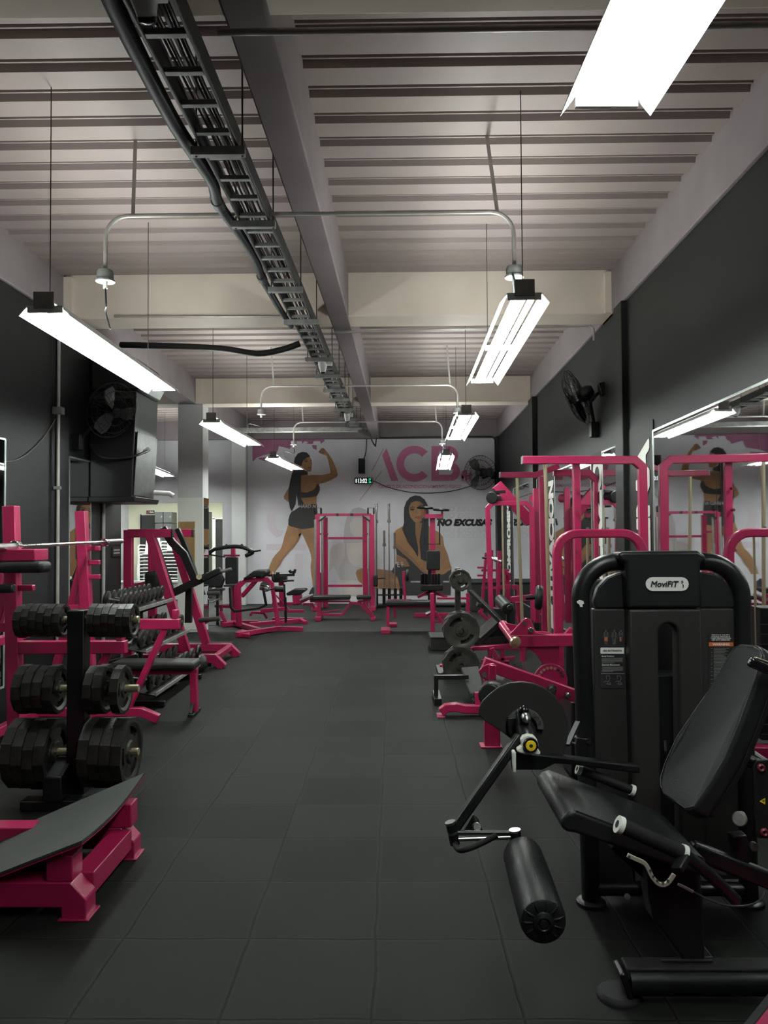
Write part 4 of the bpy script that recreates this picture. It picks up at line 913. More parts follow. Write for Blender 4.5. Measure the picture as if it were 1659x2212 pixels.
part('base_beam', MB().path([WZ(480, 1349, .05), WZ(506, 1346, .05), WZ(563, 1362, .05)], .07, .08, Z_), 'pink', t, .005)
part('base_beam', MB().path([WZ(540, 1349, .05), WZ(650, 1340, .05), WZ(660, 1346, .02)], .07, .08, Z_), 'pink', t, .005)
part('foot_block', MB().slab([WZ(512, 1371, .0), WZ(524, 1367, 0), WZ(541, 1372, 0), WZ(539, 1379, 0), WZ(520, 1377, 0)], (0, 0, .06)), 'pink', t, .006)
rod('gas_strut', t, (614, 1262, D + .3), (617, 1345, D + .3), 2.2, 'black_metal'); rod('gas_strut_body', t, (616, 1290, D + .3), (617.5, 1342, D + .3), 3, 'black_metal')
# calf machine / lever seat behind
D = 13.9
t = thing('seated_curl_machine', 'pink seat with black lever mechanism just before the printed leg of the mural', 'gym machine', (-1.9, 13.9, 0))
fpad('seat_pad', t, [(617, 1282), (634, 1273), (659, 1272), (662, 1276), (650, 1284), (620, 1287)], D - .1, .3)
fp('seat_post', t, [(642, 1285), (644, 1304)], D, 20, .12); fp('base_rail', t, [(588, 1304), (645, 1304), (668, 1292)], D, 6); rod('foot_roller', t, (648, 1297, D - .1), (676, 1285, D - .1), 3.4, 'steel')
fp('upright', t, [(608, 1255), (610, 1320)], D, 11); fp('lever_head', t, [(588, 1251), (620, 1250)], D - .15, 14, .16, 'black_metal')
fp('top_lever', t, [(578, 1243), (634, 1242), (634, 1233)], D - .2, 5, .05, 'black_metal'); fp('hook', t, [(625, 1232), (628, 1236), (636, 1236), (638, 1230)], D - .2, 5, .1, 'black_metal')
rod('lever_handle', t, (612, 1255, D - .3), (635, 1254, D - .3), 2, 'grip'); fp('chrome_link', t, [(589, 1236), (591, 1252)], D - .3, 2.2, None, 'chrome'); fp('roller_stand', t, [(600, 1236), (600, 1250)], D - .3, 7, None, 'vinyl')
fp('base_foot', t, [(617, 1308), (622, 1320), (657, 1320)], D - .1, 6); fp('rear_rail', t, [(655, 1305), (675, 1305), (679, 1313)], D + .3, 5); foot('foot_bar', t, 590, 657, D + .1, .1, .05)
fp('diagonal_brace', t, [(594, 1284), (613, 1304)], D - .1, 3)
# bench station on the right
D = 12.5
t = thing('bench_press_station', 'pink bench station with long black pad below the seated woman print', 'bench', (.2, 12.3, 0))
fpad('bench_pad', t, [(832, 1302), (838, 1299), (932, 1299), (932, 1308), (834, 1309)], D - .15, .32)
fp('frame_rail', t, [(836, 1311), (932, 1311)], D, 4.5, .07)
fp('leg', t, [(838, 1311), (838, 1352)], D - .1, 6.5); fp('leg', t, [(853, 1311), (853, 1335)], D + .6, 5.5); foot('foot_bar', t, 823, 843, D - .35, .4, .06); foot('foot_bar', t, 841, 857, D + .5, .3, .05)
fp('side_post', t, [(871.5, 1234), (875, 1296)], D + .3, 6); fp('side_rail', t, [(838, 1296.5), (889, 1296.5)], D + .3, 4.5)
part('round_pad', MB().cyl(W(877, 1243, D + .25), W(883, 1243, D + .25), .1, 18), 'vinyl', t, .02)
fp('upright', t, [(933, 1281), (935, 1372)], 11.95, 8.5); fp('upright', t, [(1010.5, 1281), (1011, 1345)], 12.4, 7.5); fp('cross_bar', t, [(944, 1292.5), (1008, 1292.5)], 12.4, 4.5)
part('roller_pad', MB().cyl(W(941, 1306, 12.2), W(1005, 1306, 12.2), .045, 16), 'vinyl', t, .012); fp('diagonal_brace', t, [(939, 1322), (958, 1346)], 12.0, 7)
fp('lower_rail', t, [(938, 1343), (972, 1343)], 12.0, 4); part('spring_lock', MB().cyl(W(920, 1327, 12.1), W(932, 1322, 12.1), .03, 8), 'steel', t)
# pec fly machine
D = 14.6
t = thing('arm_machine', 'pink T-topped machine with black pad and arms before the seated woman print', 'gym machine', (.75, 14.6, 0))
fp('upright', t, [(934, 1115), (936, 1320)], D + .1, 11); fp('top_beam', t, [(918, 1115), (957, 1115)], D, 9); 
for x in (918.5, 955): fp('arm_pivot', t, [(x, 1101), (x, 1120)], D, 4.5)
for x, y in ((918, 1097), (953, 1101.5)): part('cam_disc', MB().lathe([(0, -.025), (.15, -.02), (.16, 0), (.15, .02), (0, .03)], W(x, y, D), Z_ + X_ * .05, 20), 'black_metal', t)
for x in (917, 949.5):
    fp('swing_arm', t, [(x, 1120), (x, 1177)], D - .1, 3, None, 'black_metal'); fp('arm_knob', t, [(x - 6, 1121.5), (x + 8, 1121.5)], D - .12, 4, None, 'black_plastic')
fp('arm_link', t, [(920, 1175), (949, 1175)], D - .05, 1.6, None, 'black_metal')
fpad('backrest_pad', t, [(924, 1189), (948, 1189), (951, 1193), (951, 1230), (948, 1232), (924, 1232), (921.5, 1229), (922, 1193)], D - .25, .1)
fp('rear_column', t, [(928, 1232), (928, 1305)], D - .1, 7, None, 'black_metal'); fpad('seat_pad', t, [(909, 1264), (957, 1263), (957, 1276), (909, 1277)], D - .35, .4)
for i, x in enumerate((911, 917, 923, 935, 941.5, 948)): part('chrome_weight', MB().cyl(W(x, 1239, D - .4), W(x, 1263, D - .4), .026, 12), 'black_gloss', t, .008)
for a, b in ((887, 908), (957, 972)): fp('side_handle', t, [(a, 1257), (b, 1257)], D - .3, 3.6, None, 'galv')
fp('base_brace', t, [(902, 1290), (930, 1277), (966, 1290)], D + .1, 6); foot('foot_bar', t, 895, 980, D - .1, .12, .07)
t = thing('box_stack', 'black plyo box standing against the mural by the mirror wall', 'box', (1.9, 15.6, 0)); a = W(1018, 1270, 15.4)
part('box_body', MB().box(a.x, a.x + .72, 15.4, 16.3, 0, .56), 'charcoal', t, .012); part('box_lid', MB().box(a.x - .02, a.x + .74, 15.38, 16.32, .56, .60), 'dark_rubber', t, .01)
# under-bench block
t = thing('plyo_block', 'low black block on the floor beside the aisle-side plate tree', 'box', (.7, 10.6, 0))
part('block_body', MB().box(.485, 1.0, 10.4, 10.9, 0, .165), 'charcoal', t, .01); part('block_top', MB().box(.475, 1.01, 10.39, 10.91, .165, .185), 'dark_rubber', t, .006)
# reception furniture
def RX(x, y): return W(x, y, 20.18)
def rbox(par, name, x0, y0, x1, y1, d, m, D=20.2):
    a, b = W(x0, y1, D), W(x1, y0, D); return part(name, MB().box(a.x, b.x, D - d, D, max(a.z, 0), b.z), m, par, .006)
t = thing('reception_door', 'black doorway under a small sign in the cream room', 'door', W(325, 1280, 20)); rbox(t, 'door_leaf', 306, 1113, 342, 1283, .05, 'ink'); rbox(t, 'door_frame', 304, 1111, 306, 1283, .07, 'black_metal')
t = thing('door_sign', 'small black sign above the doorway in the cream room', 'sign', W(326, 1106, 20.1)); rbox(t, 'board', 317, 1102.5, 334, 1109.5, .03, 'label_black')
a = W(319, 1108, 20.16); b = W(323, 1104, 20.16); part('symbol', MB().box(a.x, b.x, 20.16, 20.17, a.z, b.z), 'pink', t)
text('sign_word', 'Baño', W(324, 1108, 20.165), X_, Z_, .1, .045, 'label_white', t, bold=.02)
t = thing('lockers', 'grey metal lockers beside the doorway in the cream room', 'lockers', W(365, 1280, 19.8))
for x0, x1 in ((346, 363), (364, 382)):
    for y0, y1 in ((1107, 1130), (1131, 1200), (1201, 1280)):
        o = rbox(t, 'locker_door', x0, y0, x1, y1, .45, 'locker'); c = W(x0 + 2.5 if x0 > 350 else x0 + 2, y0 + 11, 19.74); part('locker_latch', MB().box(c.x, c.x + .03, 19.735, 19.75, c.z, c.z + .04), 'steel', o)
t = thing('locker_column', 'tall grey cabinet seen beyond the white pillar in the cream room', 'cabinet', W(450, 1280, 19)); rbox(t, 'cabinet_body', 439, 1107, 458, 1290, .6, 'locker', 19.2); rbox(t, 'cabinet_top', 439, 1106, 459, 1107, .62, 'galv', 19.2)
t = thing('corner_door', 'dark doorway with pale frame beyond the white pillar', 'door', W(468, 1280, 20)); rbox(t, 'door_leaf', 467, 1122, 482, 1283, .05, 'ink'); rbox(t, 'door_frame', 460, 1119, 467, 1283, .08, 'white_plastic'); rbox(t, 'frame_head', 460, 1118, 482, 1122, .08, 'white_plastic')
t = thing('black_column', 'narrow black doorway at the far end of the dark wall', 'door', W(264, 1280, 19.9)); rbox(t, 'door_leaf', 256, 1112, 269, 1250, .06, 'ink'); rbox(t, 'frame', 254, 1110, 271, 1112, .07, 'black_metal')
t = thing('cork_board', 'framed cork notice board on the lower front of the white pillar', 'notice board', W(404, 1176, 12.36)); rbox(t, 'cork_face', 388, 1129, 420, 1223, .015, 'cork', 12.39)
for r_ in ((386, 1126, 422, 1129), (386, 1223, 422, 1226), (386, 1129, 388, 1223), (420, 1129, 422, 1223)): rbox(t, 'frame_side', *r_, .025, 'cork_frame', 12.39)
t = thing('low_counter', 'low pale counter along the opening to the cream room', 'counter', W(300, 1285, 18.6)); rbox(t, 'counter_front', 255, 1258, 420, 1295, .1, 'white_wall', 18.6); rbox(t, 'counter_top', 254, 1253, 421, 1258, .2, 'white_plastic', 18.62)
def chair_mesh():
    t = thing('stacking_chair', 'x', 'chair', (0, 0, 0), 'white stacking chairs in the cream room')
    part('seat', MB().box(-.2, .2, -.2, .2, .40, .42), 'white_plastic', t, .01)
    part('backrest', MB().slab([(-.2, .2, .42), (.2, .2, .42), (.17, .25, .80), (-.17, .25, .80)], (0, .018, 0)), 'white_plastic', t, .01)
    for sx in (-1, 1):
        for sy in (-1, 1): part('leg', MB().bar((sx * .2, sy * .2, .40), (sx * .23, sy * .24, 0), .03), 'white_plastic', t)
        part('armrest', MB().tube([(sx * .2, .22, .62), (sx * .25, 0, .63), (sx * .23, -.2, .60), (sx * .22, -.22, .40)], .018, 6), 'white_plastic', t)
    return t
ch0 = None
for x, n, D in ((324, 9, 19.0), (372, 10, 19.0)):
    for i in range(n):
        p = W(x, 1200, D); loc = (p.x, D, i * .085)
        lab = 'white plastic chair in the %s stack, number %d counted from the floor' % ('door-side' if x < 350 else 'locker-side', i + 1)
        lab = 'white plastic chair in the %s stack, %s' % ('stack under the doorway'.replace('stack ', '') if x < 350 else 'locker-side', ('lowest', 'second lowest', 'third lowest', 'fourth lowest', 'fifth lowest', 'fifth from the top' if n == 10 else 'fourth from the top', 'fourth from the top' if n == 10 else 'third from the top', 'third from the top' if n == 10 else 'second from the top', 'second from the top' if n == 10 else 'topmost', 'topmost')[i])
        if ch0 is None: ch0 = chair_mesh(); ch0.location = loc; ch0['label'] = lab
        else: place(ch0, loc, (0, 0, 0), 1, lab)
# ================================================================ RIGHT SIDE
# plate tree on the aisle side
D = 8.8
pc = W(991, 1300, D)
t = thing('plate_tree', 'dark plate tree beside the aisle holding polygonal grey plates', 'plate rack', (pc.x, D + .2, 0))
part('post', MB().box(pc.x - .032, pc.x + .032, D + .1, D + .18, 0, W(991, 1228, D).z), 'iron_grey', t, .006)
part('base_plate', MB().box(pc.x - .25, pc.x + .3, D - .2, D + .35, 0, .03), 'black_metal', t, .005)
for y in (1251, 1357, 1432): z = W(991, y, D).z; part('peg', MB().cyl((pc.x, D - .28, z), (pc.x, D + .14, z), .024, 14), 'iron_grey', t)
for (x, y, R, n, tn) in ((992, 1251, .123, 2, 'top'), (997, 1357, .205, 4, 'middle'), (993, 1430, .205, 3, 'bottom')):
    c = W(x, y, D)
    for i in range(n):
        nth = ('front plate', 'second plate', 'third plate', 'rear plate')[i if i < n - 1 else 3]
        plate(R, .05, (pc.x + (x - 991) * D / FPX * .3, D - .22 + .075 * i, c.z), .35 + i * .4, 'grey polygonal weight plate, %s on the %s peg of the aisle plate tree' % (nth, tn), 'plates on the aisle plate tree', 'iron_grey', 2, PI / 2)
# black bench
D = 7.2
t = thing('incline_bench', 'black bench with slim pad on a black frame beside the aisle', 'bench', (.75, 7.2, 0))
part('bench_pad', MB().slab([W(996, 1441, 7.6), W(1034, 1438, 7.6), W(1046, 1494, 7.0), W(1016, 1497, 7.0), W(1004, 1470, 7.3), W(1006, 1462, 7.4)], (0, 0, -.05)), 'dark_rubber', t, .012, 3)
fp('frame_rail', t, [(942, 1510), (942, 1463), (1012, 1462)], 7.3, 9, .05, 'black_metal'); foot('foot_bar', t, 938, 954, 7.15, .4, .06, 'black_metal')
fp('rear_leg', t, [(1030, 1470), (1030, 1515)], 7.3, 8, .05, 'black_metal'); foot('foot_bar', t, 1022, 1038, 7.15, .4, .04, 'black_metal')
# sled / hack squat
t = thing('hack_squat', 'black hack squat sled with pink base behind the aisle plate tree', 'gym machine', (1.2, 9.6, 0))
for d in (0, .45):
    fl('slide_rail', t, (1017, 1278, 9.7 + d), (1098, 1358, 8.9 + d), 9, 'black_metal'); rod('rail_grip', t, (1019, 1279, 9.6 + d), (1048, 1309, 9.4 + d), 4.5, 'grip')
part('foot_plate', MB().slab([W(1022, 1392, 9.2), W(1080, 1340, 9.2), W(1086, 1349, 9.2), W(1032, 1398, 9.2)], (0, .6, 0)), 'black_metal', t, .006)
part('side_plate', MB().slab([W(1034, 1390, 9.3), W(1074, 1352, 9.3), W(1104, 1352, 9.3), W(1104, 1392, 9.3)], (0, .05, 0)), 'black_metal', t, .004)
fp('lower_beam', t, [(1012, 1384), (1106, 1384)], 9.25, 16, .09, 'black_metal'); fp('base_beam', t, [(1012, 1409), (1022, 1401), (1108, 1394)], 9.1, 8, .08)
for x in (1058, 1085): fp('leg', t, [(x, 1398), (x, 1432)], 9.1, 8, .07)
fp('base_rail', t, [(1040, 1428), (1112, 1420)], 9.1, 6, .07); fp('shin_pad', t, [(1030, 1305), (1052, 1312)], 9.5, 8, .2, 'vinyl')
foot('foot_bar', t, 1040, 1100, 9.2, .1, .06)
fp('rear_stay', t, [(1062, 1400), (1075, 1425)], 8.9, 9); fp('foot_beam', t, [(950, 1448), (966, 1437), (990, 1436)], 9.0, 9, .07); foot('foot_block', t, 950, 966, 9.0, .1, .05)
# far squat rack near the mural
D = 13.6
t = thing('squat_rack', 'pink squat rack near the mural on the mirror side', 'squat rack', (1.75, 13.6, 0))
fp('upright', t, [(1050, 1194), (1040, 1330)], D, 6); fp('upright', t, [(1062, 1188), (1058, 1340)], D + .1, 7); fp('upright', t, [(1079, 1190), (1074, 1335)], D - .9, 8); fp('upright', t, [(1095, 1237), (1098, 1300)], D - .5, 9)
for y in (1226, 1243): fp('bar_hook', t, [(1031, y), (1046, y)], D - .02, 4)
for y in (1232, 1252, 1270): fp('cross_bar', t, [(1040, y), (1100, y)], D + .05, 5)
fp('safety_arm', t, [(1079, 1268), (1116, 1268), (1120, 1275), (1120, 1340)], D - .9, 9); fp('gusset_rail', t, [(1080, 1234), (1100, 1241), (1104, 1252)], D - .6, 8); fp('base_beam', t, [(1034, 1320), (1052, 1338), (1115, 1336)], D - .3, 6)
t2 = thing('barbell', 'chrome barbell end resting in the far pink squat rack', 'barbell', W(1074, 1210, D - 1)); rod('bar_sleeve', t2, (1062, 1206, D - .7), (1086, 1213, D - 1.0), 4, 'chrome'); rod('collar', t2, (1070, 1208, D - .8), (1076, 1210, D - .85), 5.5, 'steel'); rod('bar_shaft', t2, (1043, 1205, D - .4), (1062, 1206, D - .7), 2.4, 'black_metal')
# small cable station
D = 10.6
t = thing('cable_station', 'smaller pink cable station with chamfered arch beside the COMPROMISO strip', 'gym machine', (1.6, 10.6, 0))
fp('arch_frame', t, [(1062, 1345), (1053, 1098), (1064, 1087), (1136, 1087), (1149, 1100), (1152, 1340)], D, 10)
rod('guide_rod', t, (1085, 1092, D), (1089, 1330, D), 2.2, 'brass'); rod('guide_rod', t, (1103, 1092, D + .1), (1105, 1330, D + .1), 1.2, 'hose')
part('lever_beam', MB().bar(W(1072, 1047, D + .3), W(1145, 1128, D + .3), .15, .14, Y_), 'pink', t, .008)
part('roller_wheel', MB().cyl(W(1062, 1075, D - .05), W(1070, 1075, D + .1), .085, 20), 'black_metal', t, .01); fp('wheel_bracket', t, [(1064, 1064), (1092, 1062)], D, 6, None, 'black_metal')
fp('pulley_carriage', t, [(1101, 1095), (1101, 1104)], D - .05, 5, None, 'black_metal'); part('cam_wheel', MB().cyl(W(1152, 1077, D + .2), W(1158, 1077, D + .3), .06, 16), 'pink', t); rod('cable', t, (1122, 1075, D + .2), (1150, 1065, D + .2), .7, 'hose', 6)
fp('tower_post', t, [(1157, 1055), (1160, 1345)], D + .1, 12)
part('weight_block', MB().box(W(1086, 1330, D).x - .12, W(1086, 1330, D).x + .16, D - .05, D + .15, .1, .55), 'black_metal', t, .01); foot('base_beam', t, 1052, 1165, D - .1, .25, .08)
fp('seat_arm', t, [(1104, 1295), (1150, 1290)], 9.2, 12); part('thigh_roller', MB().cyl(W(1080, 1296, 9.3), W(1098, 1315, 8.9), .07, 16), 'vinyl', t, .015); rod('roller_cap', t, (1100, 1312, 8.85), (1101, 1313, 8.84), 6, 'iron_grey')
fp('seat_stem', t, [(1098, 1320), (1098, 1385)], 9.1, 9, None, 'black_metal'); fp('seat_frame', t, [(1120, 1300), (1130, 1370)], 9.3, 14)
# pulldown tower
D = 8.0
t = thing('pulldown_tower', 'pink pulldown tower with notched post and bent beam behind the taller tower', 'gym machine', (1.6, 8.0, 0))
fp('top_beam', t, [(1080, 1026), (1157, 1026), (1207, 1007)], D, 12); fp('beam_cap', t, [(1078.5, 1026), (1081, 1026)], D, 12.5, None, 'galv')
fp('arch_frame', t, [(1195, 1022), (1272, 1022), (1289, 1038), (1292, 1370)], D + .1, 13); fp('notched_post', t, [(1170, 1030), (1178, 1375)], D, 13)
for i in range(9): y = 1075 + 30 * i; fp('notch_pin', t, [(1176 + i * .7, y), (1181 + i * .7, y)], D - .06, 3, None, 'iron_grey')
rod('guide_rod', t, (1117, 1033, D), (1128, 1345, D), 3.4, 'brass', 14); foot('base_beam', t, 1110, 1300, D - .05, .12, .1)
part('round_pad', MB().cyl(W(1156, 1290, 7.75), W(1156, 1290, 7.75) + V((.075, -.012, -.006)), .125, 24), 'vinyl', t, .03); rod('pad_stem', t, (1135, 1291, 7.8), (1155, 1290, 7.8), 5, 'black_metal')
# lat tower
D = 6.25
t = thing('lat_tower', 'tallest pink lat tower with long top beam and chamfered corner', 'gym machine', (1.5, 6.6, 0))
fp('top_beam', t, [(1128, 994), (1370, 994), (1387, 1009), (1393, 1360)], D, 17); fp('beam_cap', t, [(1126.5, 994), (1129, 994)], D, 17.5, None, 'galv')
fp('front_post', t, [(1244, 1000), (1251, 1400)], D + .05, 15)
for y in (1058, 1104, 1190, 1245): part('post_bolt', MB().cyl(W(1246, y, D - .03), W(1246, y, D), .012, 8), 'red_bolt', t)
rod('guide_rod', t, (1178, 1003, D), (1188, 1400, D), 4.0, 'brass', 14)
for x in (1236, 1246): rod('cable', t, (x, 1003, D + .2), (x + 3, 1380, D + .2), .6, 'hose', 6)
foot('base_beam', t, 1180, 1400, D - .05, .12, .1); part('weight_stack', MB().box(1.40, 1.66, D + .1, D + .3, .1, .75), 'black_metal', t, .006)
# weight-stack frame with rounded arch
D = 5.5
t = thing('glute_machine', 'pink glute machine with rounded arch, lever plates and chrome bolts', 'gym machine', (1.3, 5.5, 0))
l = [W(1207, 1420, D), W(1203, 1210, D)] ; c0 = W(1250, 1200, D); r = .145
al = W(1203, 1200, D).x; ar = W(1388, 1200, D).x; zt = W(1300, 1152.5, D).z
pts = [V((al + .012, D, .05)), V((al, D, zt - r))] + arc((al + r, D, zt - r), r, 180, 90, 7)[1:] + arc((ar - r, D, zt - r), r, 90, 0, 7) + [V((ar, D, .05))]
part('arch_frame', MB().path(pts, .06, .062, Y_), 'pink', t, .01, 3)
for x in (1269, 1315): rod('guide_rod', t, (x, 1160, D + .1), (x + 2, 1400, D + .1), 2.6, 'brass', 12)
for x in (1269, 1312): part('rod_cap', MB().cyl(W(x, 1143, D), W(x, 1139, D), .012, 8), 'steel', t)
part('weight_stack', MB().box(W(1262, 1300, D).x, W(1325, 1300, D).x, D + .03, D + .22, .12, 1.05), 'black_metal', t, .006)
for i in range(12): part('stack_seam', MB().box(W(1262, 1300, D).x - .001, W(1325, 1300, D).x + .001, D + .026, D + .03, .16 + .07 * i, .165 + .07 * i), 'iron_grey', t)
D = 5.25
fp('main_beam', t, [(1112, 1384), (1245, 1382)], D, 24, .09); fp('back_beam', t, [(1224, 1372), (1236, 1358)], D + .1, 12)
part('lever_tube', MB().cyl(W(1086, 1349, D + .25), W(1113, 1386, D - .05), .034, 20), 'pink', t, .006); part('chrome_cap', MB().lathe([(0, .012), (.02, .01), (.038, .004), (.04, -.012), (0, -.012)], W(1114, 1388, D - .07), V((.35, -.9, -.3)), 24), 'brass', t)
part('lug_plate', MB().slab([W(x, y, D - .05) for x, y in ((1100, 1372), (1122, 1348), (1130, 1339), (1138, 1335), (1146, 1338), (1152, 1352), (1158, 1366), (1186, 1372))], Y_ * .02), 'pink', t, .004)
part('lug_plate', MB().slab([W(x, y, D + .05) for x, y in ((1090, 1345), (1115, 1350), (1140, 1362), (1188, 1366), (1190, 1374), (1110, 1374))], Y_ * .02), 'pink', t, .004)
part('pivot_bolt', MB().cyl(W(1147, 1361, D - .05), W(1147, 1361, D - .09), .018, 14), 'chrome', t, .003)
part('adjust_slot', MB().cyl(W(1133, 1346, D - .05), W(1133, 1346, D - .054), .014, 12), 'iron_grey', t)
part('gusset_plate', MB().slab([W(x, y, D) for x, y in ([(1118, 1396)] + [(1118 + 60 * math.sin(a / 10 * PI / 2), 1396 + 70 * (1 - math.cos(a / 10 * PI / 2))) for a in range(1, 10)] + [(1180, 1480), (1208, 1480), (1208, 1396)])], Y_ * .03), 'pink', t, .003)
rod('sleeve_post', t, (1129, 1396, D - .02), (1129, 1428, D - .02), 6, 'pink', 14); rod('inner_rod', t, (1130, 1425, D), (1131, 1452, D), 2.4, 'steel')
c = W(1190, 1470, D - .02); part('selector_disc', MB().cyl(c, c + Y_ * .02, .113, 32), 'pink', t, .003)
for i in range(9):
    a = math.radians(20 + 17 * i); part('selector_hole', MB().cyl(c + V((math.cos(a) * .085, -.004, math.sin(a) * .085)), c + V((math.cos(a) * .085, 0, math.sin(a) * .085)), .010, 10), 'brass' if i > 2 else 'ink', t)
D = 4.9
fp('lever_beam', t, [(1044, 1432), (1275, 1514)], D, 26, .07)
part('clevis_plate', MB().slab([W(x, y, D - .06) for x, y in ((1034, 1450), (1042, 1440), (1056, 1434), (1068, 1433), (1072, 1440), (1072, 1478), (1050, 1470), (1038, 1462))], Y_ * .02), 'pink', t, .004)
part('clevis_post', MB().bar(W(1064, 1436, D - .07), W(1062, 1476, D - .07), .045, .03, Y_), 'pink', t, .006)
for x, y, r in ((1063, 1443, .014), (1191, 1489, .032), (1225, 1502, .02)): part('pivot_bolt', MB().lathe([(0, .03), (r * .5, .03), (r * .6, .015), (r, .012), (r, 0), (0, 0)], W(x, y, D - .05), -Y_, 16), 'chrome', t)
part('slot_hole', MB().cyl(W(1046, 1458, D - .065), W(1046, 1458, D - .06), .017, 12), 'iron_grey', t); part('chrome_clip', MB().disc_ring(W(1065, 1478, D - .05), Z_, .04, .006, 20), 'chrome', t)
D = 5.78
b0 = W(1063, 1580, D); part('front_foot', MB().box(b0.x - .057, b0.x + .057, D - .03, D + .06, 0, .62), 'pink', t, .006); part('foot_plate', MB().box(b0.x - .09, b0.x + .07, D - .05, D + .08, -.0005, .012), 'pink', t, .003)
part('knee_rest', MB().cyl(W(1060, 1500, 4.7), W(1075, 1480, 5.2), .075, 22), 'vinyl', t, .02)
D = 6.75
part('base_beam', MB().path([W(952, 1538, D), W(964, 1529, D), W(985, 1527, D), W(1003, 1531, D), W(1150, 1534, D)], .08, .07, Y_), 'pink', t, .006); part('base_post', MB().bar(W(1032, 1528, D + .04), W(1032, 1495, D + .04), .05, .05), 'pink', t, .005); foot('foot_tab', t, 944, 962, D - .08, .16, .008)
foot('rear_beam', t, 1190, 1420, 5.45, .12, .09); part('side_shroud', MB().box(1.13, 1.4, 5.0, 5.3, .02, .5), 'black_plastic', t, .01)
# corner of the pink frame at the very front
t = thing('pink_platform', 'corner of a pink steel platform with dark edge at the near floor edge', 'platform', (1.5, 2.2, 0))
e0, e1 = WZ(1590, 2230, .12), WZ(1675, 2125, .12)
u = unit(e1 - e0); n_ = V((u.y, -u.x, 0)); 
part('edge_strip', MB().slab([e0 - u * .3, e1 + u * .3, e1 + u * .3 + n_ * .025, e0 - u * .3 + n_ * .025], (0, 0, -.12)), 'dark_rubber', t, .003)
part('platform_top', MB().slab([e0 - u * .3 + n_ * .025, e1 + u * .3 + n_ * .025, e1 + u * .3 + n_ * .5, e0 - u * .3 + n_ * .5], (0, 0, -.118)), 'pink', t, .003)
# ================================================================ LEG EXTENSION MACHINE (foreground)
D = 3.36
T = thing('leg_extension_machine', 'black leg extension machine with padded seat and white logo badge in the foreground', 'gym machine', (1.1, 3.1, 0))
xl, xr, zt = W(1255, 1400, D).x, W(1603, 1400, D).x, W(1420, 1213, D).z
r = .16
pts = [V((xl + .03, D, .01)), V((xl + .02, D, .5)), V((xl, D, zt - r))] + arc((xl + r, D, zt - r), r, 180, 90, 9)[1:] + arc((xr - r, D, zt - r), r, 90, 0, 9) + [V((xr + .005, D, .5)), V((xr + .01, D, .01))]
part('tube_frame', MB().tube(pts, .039, 18), 'black_metal', T)
def fpoly(name, l, D0, dep, m, bev=.006, par=T): return part(name, MB().slab([W(x, y, D0) for x, y in l], Y_ * dep), m, par, bev, 3)
fpoly('side_panel_upper', [(1287, 1314), (1283, 1300), (1292, 1270), (1312, 1248), (1336, 1238), (1362, 1236), (1362, 1314)], D - .01, .05, 'black_plastic')
fpoly('side_panel_upper', [(1512, 1236), (1535, 1238), (1560, 1248), (1580, 1270), (1590, 1300), (1589, 1313), (1512, 1313)], D - .01, .05, 'black_plastic')
fpoly('side_panel', [(1282, 1315.5), (1364, 1315.5), (1374, 1925), (1288, 1925)], D - .008, .05, 'charcoal')
fpoly('side_panel', [(1514, 1314.5), (1590, 1314.5), (1600, 1900), (1522, 1900)], D - .008, .05, 'charcoal')
fpoly('column_cover_top', [(1357, 1314), (1352, 1216), (1340, 1212), (1334, 1196), (1346, 1192), (1508, 1190), (1524, 1199), (1528, 1212), (1514, 1217), (1516, 1313)], D - .085, .11, 'black_plastic', .014)
slot = [(1444 + 21 * math.cos(math.radians(a)), 1368 - 21 * math.sin(math.radians(a))) for a in range(0, 181, 20)]
fpoly('column_cover', [(1358, 1315.5), (1517, 1314.5), (1527, 1870), (1471, 1870)] + slot + [(1432, 1870), (1372, 1870)], D - .075, .08, 'charcoal', .012)
part('rear_shroud', MB().box(xl + .13, xr - .02, D + .36, D + .40, .1, zt - .10), 'charcoal', T, .01)
part('weight_stack', MB().box(1.02, 1.32, D + .12, D + .28, .15, .95), 'black_metal', T, .004)
part('inner_guide', MB().cyl(W(1461, 1362, D + .02), W(1470, 1860, D + .02), .004, 8), 'steel', T)
part('selector_pin', MB().cyl(W(1437, 1600, D + .05), W(1438, 1622, D + .05), .006, 8), 'steel', T)
part('floor_disc', MB().lathe([(0, .022), (.05, .022), (.062, .014), (.064, 0), (0, 0)], (xl + .03, D, 0), Z_, 24), 'black_metal', T)
part('floor_disc', MB().lathe([(0, .022), (.05, .022), (.062, .014), (.064, 0), (0, 0)], (xr + .01, D, 0), Z_, 24), 'black_metal', T)
part('base_bar', MB().tube([(xl + .03, D, .065), (xr, D, .065)], .03, 10), 'black_metal', T); part('base_bolt', MB().cyl(W(1355, 1937, D - .035), W(1355, 1937, D - .045), .013, 12), 'galv', T)
part('joint_collar', MB().cyl(W(1262, 1590, D), W(1264, 1640, D), .042, 18), 'black_metal', T, .003); part('collar_bolt', MB().cyl(W(1272, 1602, D - .035), W(1272, 1602, D - .05), .012, 12), 'black_gloss', T)
part('paint_chip', MB().slab([W(x, y, D - .043) for x, y in ((1246, 1299), (1252, 1296), (1260, 1298), (1262, 1304), (1258, 1306), (1259, 1311), (1253, 1311), (1252, 1306), (1247, 1303))], Y_ * .003), 'label_white', T)
